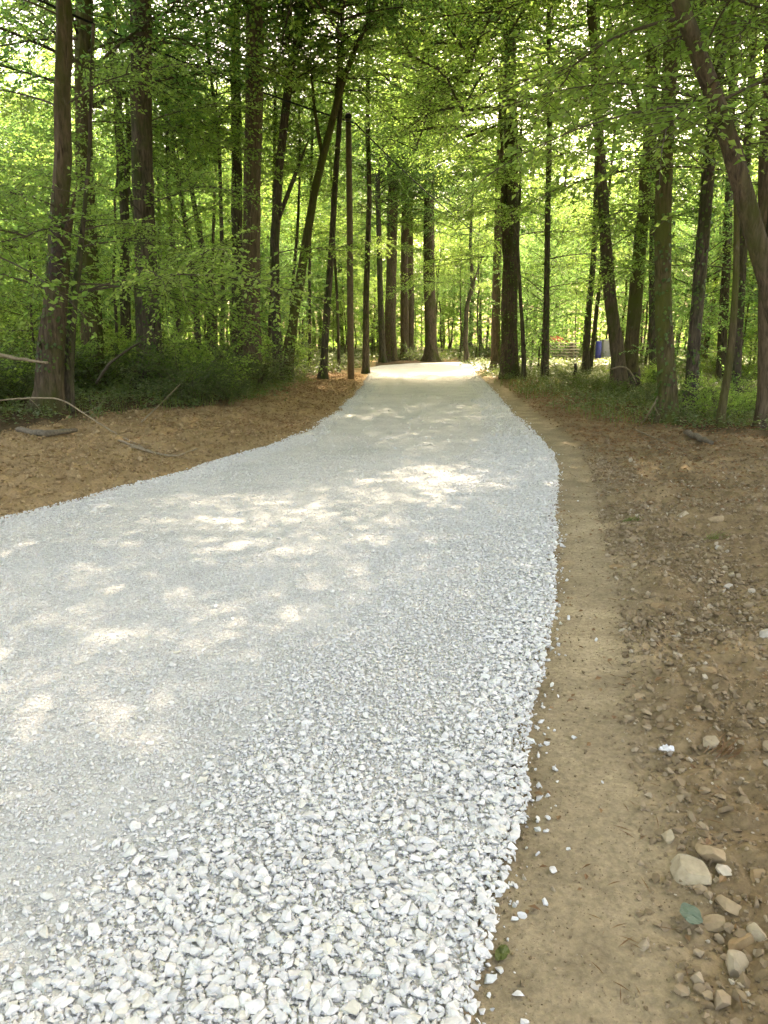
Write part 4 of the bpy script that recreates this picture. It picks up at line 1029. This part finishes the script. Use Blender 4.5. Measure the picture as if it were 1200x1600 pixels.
# ------------------------------------------------------------------ single stones and scraps on the right verge
def rock(px, py, wpx, hpx, label, c0, c1, seed, name='rock', cat='rock', flat=0.85):
    q = gp(px, py); dist_ = math.hypot(q[0], q[1], q[2] - CAM_H)
    sx = wpx / 2 / FPX * dist_ * 1.2; sy = hpx / 2 / FPX * dist_ * 1.2
    rng = np.random.default_rng(seed)
    bm = bmesh.new(); bmesh.ops.create_icosphere(bm, subdivisions=4, radius=1)
    pl = [(unit(rng.normal(size=3)), rng.uniform(0.42, 0.7)) for _ in range(10)]
    for v in bm.verts:
        p = np.array(v.co[:])
        for d, c_ in pl:
            s = p @ d
            if s > c_: p = p - (s - c_) * d
        p *= 1 + 0.04 * float(fbm(p[0] + seed, p[1] + p[2], 3.0, 3, seed))
        v.co = p * np.array([sx, sy, min(sx, sy) * flat])
    me = bpy.data.meshes.new(name); bm.to_mesh(me); bm.free()
    me.materials.append(plain_mat('rock_' + str(seed), c0, c1, 30, 0.9, 0.15, 0.004))
    o = link(name, me, None, (q[0], q[1], q[2] + min(sx, sy) * flat * 0.0), (rng.normal(0, 0.12), rng.normal(0, 0.12), rng.normal(0, 0.35)))
    return tag(o, label, cat)
tan = ((0.22, 0.16, 0.095), (0.32, 0.24, 0.145)); pale_c = ((0.25, 0.20, 0.13), (0.37, 0.31, 0.21)); brown = ((0.20, 0.13, 0.065), (0.30, 0.21, 0.115)); white_c = ((0.30, 0.27, 0.22), (0.42, 0.385, 0.33))
for k, (px, py, w_, h_, lb, cc) in enumerate((
    (1070, 1368, 54, 62, 'largest pale angular rock on the right verge, above the blue-green scrap', pale_c),
    (1116, 1336, 42, 38, 'rounded tan rock just above and right of the largest pale rock', tan),
    (1136, 1416, 28, 26, 'small tan rock right of the blue-green scrap', tan),
    (1118, 1446, 34, 24, 'brown rock immediately right of the blue-green scrap', tan),
    (1156, 1474, 34, 22, 'dark brown flat rock below the brown rock at the right edge', brown),
    (1149, 1513, 40, 40, 'pale tan block of rock lowest on the right verge', pale_c),
    (1190, 1466, 24, 36, 'pale rock cut by the right picture edge beside the dark flat rock', pale_c),
    (1184, 1368, 34, 22, 'brown rock at the right picture edge level with the largest pale rock', brown),
    (1044, 1308, 26, 20, 'small pale rock on the verge up left of the rounded tan rock', pale_c),
    (995, 1091, 26, 15, 'flat tan slab beside the smooth wheel track', tan),
    (1102, 1052, 30, 14, 'low brown rock on the rough soil up right of the flat tan slab', brown),
    (1030, 948, 24, 16, 'rounded brown rock beside the wheel track halfway up the verge', brown),
    (1124, 856, 15, 11, 'little white stone on the upper part of the right verge', white_c),
    (1065, 806, 20, 14, 'pale grey stone at the top of the stony patch on the right verge', pale_c),
    (1142, 918, 18, 12, 'small whitish stone in the middle of the stony patch', white_c),
    (1195, 992, 18, 20, 'white stone cut by the right picture edge', white_c),
    (1120, 808, 26, 12, 'flat tan stone beside the pale grey stone at the top of the stony patch', tan),
    (965, 886, 24, 14, 'brown clod like rock right at the border of the wheel track', brown))):
    rock(px, py, w_, h_, lb, cc[0], cc[1], 700 + k)
# scraps
def scrap(name, label, cat, px, py, wpx, mat, seed, lift=0.006, crump=0.25, ny=0.8):
    q = gp(px, py); d_ = math.hypot(q[0], q[1], 1.6); s = wpx / 2 / FPX * d_; rng = np.random.default_rng(seed)
    n = 9; u_ = np.linspace(-1, 1, n); X_, Y_ = np.meshgrid(u_, u_, indexing='ij')
    R_ = np.maximum(np.abs(X_), np.abs(Y_)); A_ = np.arctan2(Y_, X_)
    rad = 0.9 + 0.14 * np.sin(2 * A_ + seed) + 0.05 * np.sin(5 * A_)
    x = R_ * np.cos(A_) * rad; y = R_ * np.sin(A_) * rad * ny
    z = crump * fbm(X_ + seed, Y_, 1.5, 3, seed)
    z = z - z.min()
    V = np.stack([x * s, y * s, z * s], -1).reshape(-1, 3); V2 = V - np.array([0, 0, 0.0012])
    i = np.arange(n - 1)[:, None] * n; j = np.arange(n - 1)[None]
    Q = np.stack([i + j, i + n + j, i + n + j + 1, i + j + 1], -1).reshape(-1, 4)
    g = Geo(); g.add(np.concatenate([V, V2]), None, np.concatenate([Q, Q[:, ::-1] + n * n]))
    return tag(link(name, g.mesh(name, [mat], False), None, (q[0], q[1], q[2] + lift), (0, 0, seed * 1.7)), label, cat)
scrap('glass_shard', 'flat blue-green scrap lying on the soil near the largest pale rock', 'scrap', 1078, 1440, 38, plain_mat('blue_green', (0.075, 0.11, 0.075), (0.105, 0.14, 0.10), 10, 0.5), 3, 0.024, 0.12)
scrap('paper_scrap', 'crumpled white scrap of paper on the right verge', 'litter', 1040, 1182, 24, plain_mat('white_paper', (0.50, 0.50, 0.50), (0.66, 0.66, 0.67), 20, 0.6), 5, 0.02, 0.8)
scrap('green_leaf', 'single round green leaf lying on the track beside the gravel edge', 'leaf', 784, 1493, 27, M['grass'], 8, 0.006, 0.2)
scrap('dry_leaf', 'curled orange brown dry leaf on the fine gravel at far left', 'leaf', 35, 1273, 26, M['dead'], 9, 0.012, 0.8)
scrap('dry_leaf', 'crumpled brown leaf on the gravel at lower left', 'leaf', 164, 1446, 30, M['dead'], 12, 0.02, 0.9)
# grass tufts pulled up on the soil
for k, (px, py, w_, lb) in enumerate(((1125, 1172, 55, 'flattened tuft of dry grass below the white paper scrap level on the verge'), (1112, 842, 36, 'green grass tuft in the stony patch of the right verge'), (985, 815, 30, 'small dark grass tuft beside the upper wheel track'))):
    q = gp(px, py); d_ = np.linalg.norm(q - np.array([0, 0, 1.6])); s = w_ / FPX * d_; rng = np.random.default_rng(820 + k); n = 46
    V, Q = blades(rng.normal(0, s * 0.22, n), rng.normal(0, s * 0.12, n), np.zeros(n), s * rng.uniform(0.35, 0.75, n), rng, 0.003)
    g = Geo(); V[:, 2] *= 0.45; V[:, 0] += V[:, 2] * 1.2; g.add(V, None, Q)
    tag(link('grass_tuft', g.mesh('grass_tuft', [M['dead' if k == 0 else 'grass']]), None, tuple(q)), lb, 'grass tuft')

# ------------------------------------------------------------------ things seen through the trees on the right, beyond the bend
def box(g, c, s, m=0, rz=0.0, bev=0.0):
    bm = bmesh.new(); bmesh.ops.create_cube(bm, size=1)
    for v in bm.verts: v.co = Vector((v.co.x * s[0], v.co.y * s[1], v.co.z * s[2]))
    if bev: bmesh.ops.bevel(bm, geom=bm.edges[:], offset=bev, segments=2, affect='EDGES')
    bm.verts.index_update()
    V = np.array([v.co[:] for v in bm.verts]); cr, sr = math.cos(rz), math.sin(rz)
    V = np.stack([V[:, 0] * cr - V[:, 1] * sr + c[0], V[:, 0] * sr + V[:, 1] * cr + c[1], V[:, 2] + c[2]], 1)
    bmesh.ops.triangulate(bm, faces=bm.faces); T = [[v.index for v in f.verts] for f in bm.faces]; bm.free()
    g.add(V, T, None, m)
YB = 51.5
wood = plain_mat('pale_board', (0.36, 0.29, 0.19), (0.50, 0.42, 0.29), 6)
p = at(874, 560, YB); z0 = float(ground_z(p[0], YB, False))
root = tag(link('board_stack', None, None, (p[0], YB, z0)), 'low stack of pale boards seen through the trees right of the road', 'timber stack')
for k in range(5):
    g = Geo(); box(g, (0.05 * ((k * 7) % 3 - 1), 0, 0.22 + 0.2 * k), (2.3, 1.2, 0.09), 0, 0.02 * ((k * 5) % 3 - 1), 0.012); link('board', g.mesh('board', [wood]), root)
    for sx in (-0.8, 0.8):
        g = Geo(); box(g, (sx, 0, 0.12 + 0.2 * k), (0.1, 1.1, 0.1), 0, 0, 0.008); link('spacer', g.mesh('spacer', [wood]), root)
g = Geo(); rr_ = np.linspace(0, 1, 8); a2 = np.linspace(0, 2 * math.pi, 22, endpoint=False)
Vt = np.stack([np.stack([0.95 * r_ * np.cos(a2) * (1 + 0.1 * np.sin(3 * a2)), 0.55 * r_ * np.sin(a2) * (1 + 0.1 * np.sin(4 * a2)), 0.34 * (1 - r_ ** 2) + 0.05 * np.sin(4 * a2 + 5 * r_)], 1) for r_ in rr_]).reshape(-1, 3)
i = np.arange(7)[:, None] * 22; j = np.arange(22)[None]; g.add(Vt, None, np.stack([i + j, i + 22 + j, i + 22 + (j + 1) % 22, i + (j + 1) % 22], -1).reshape(-1, 4))
tag(link('red_cover', g.mesh('red_cover', [plain_mat('red_sheet', (0.42, 0.05, 0.02), (0.58, 0.09, 0.035), 5, 0.5)], True), None, (p[0] - 0.4, YB, z0 + 1.13)), 'rumpled red sheet thrown over the top of the pale boards', 'sheet')
p = at(934, 560, 50.5); z0 = float(ground_z(p[0], 50.5, False))
root = tag(link('plastic_barrel', None, None, (p[0], 50.5, z0)), 'blue plastic barrel standing among the trees right of the road', 'barrel')
blue = plain_mat('blue_plastic', (0.02, 0.026, 0.11), (0.035, 0.042, 0.16), 4, 0.4)
zz = np.array([0, 0.03, 0.3, 0.33, 0.36, 0.62, 0.65, 0.68, 1.0, 1.04]) * 1.1; rs = 0.62 * np.array([0.27, 0.3, 0.32, 0.335, 0.32, 0.32, 0.335, 0.32, 0.3, 0.27])
V, T, Q = tube(np.stack([zz * 0, zz * 0, zz], 1), rs, 20); g = Geo(); g.add(V, T, Q); link('drum', g.mesh('drum', [blue], True), root)
V, T, Q = tube(np.array([[0.12, 0, 1.14], [0.12, 0, 1.19], [0.12, 0, 1.2]]), [0.05, 0.05, 0.04], 12); g = Geo(); g.add(V, T, Q); link('bung', g.mesh('bung', [M['cable']], True), root)
p = at(947, 560, 51); z0 = float(ground_z(p[0], 51, False))
root = tag(link('grey_cabinet', None, None, (p[0], 51, z0)), 'plain pale grey upright box beside the blue barrel', 'cabinet')
g = Geo(); box(g, (0, 0, 0.6), (0.62, 0.5, 1.2), 0, 0, 0.02); link('body', g.mesh('body', [plain_mat('grey_paint', (0.20, 0.20, 0.18), (0.26, 0.26, 0.24), 4, 0.5)]), root)
g = Geo(); box(g, (0, 0, 1.225), (0.7, 0.58, 0.05), 0, 0, 0.012); link('lid', g.mesh('lid', [plain_mat('grey_lid', (0.30, 0.30, 0.30), (0.36, 0.36, 0.36), 4, 0.5)]), root)
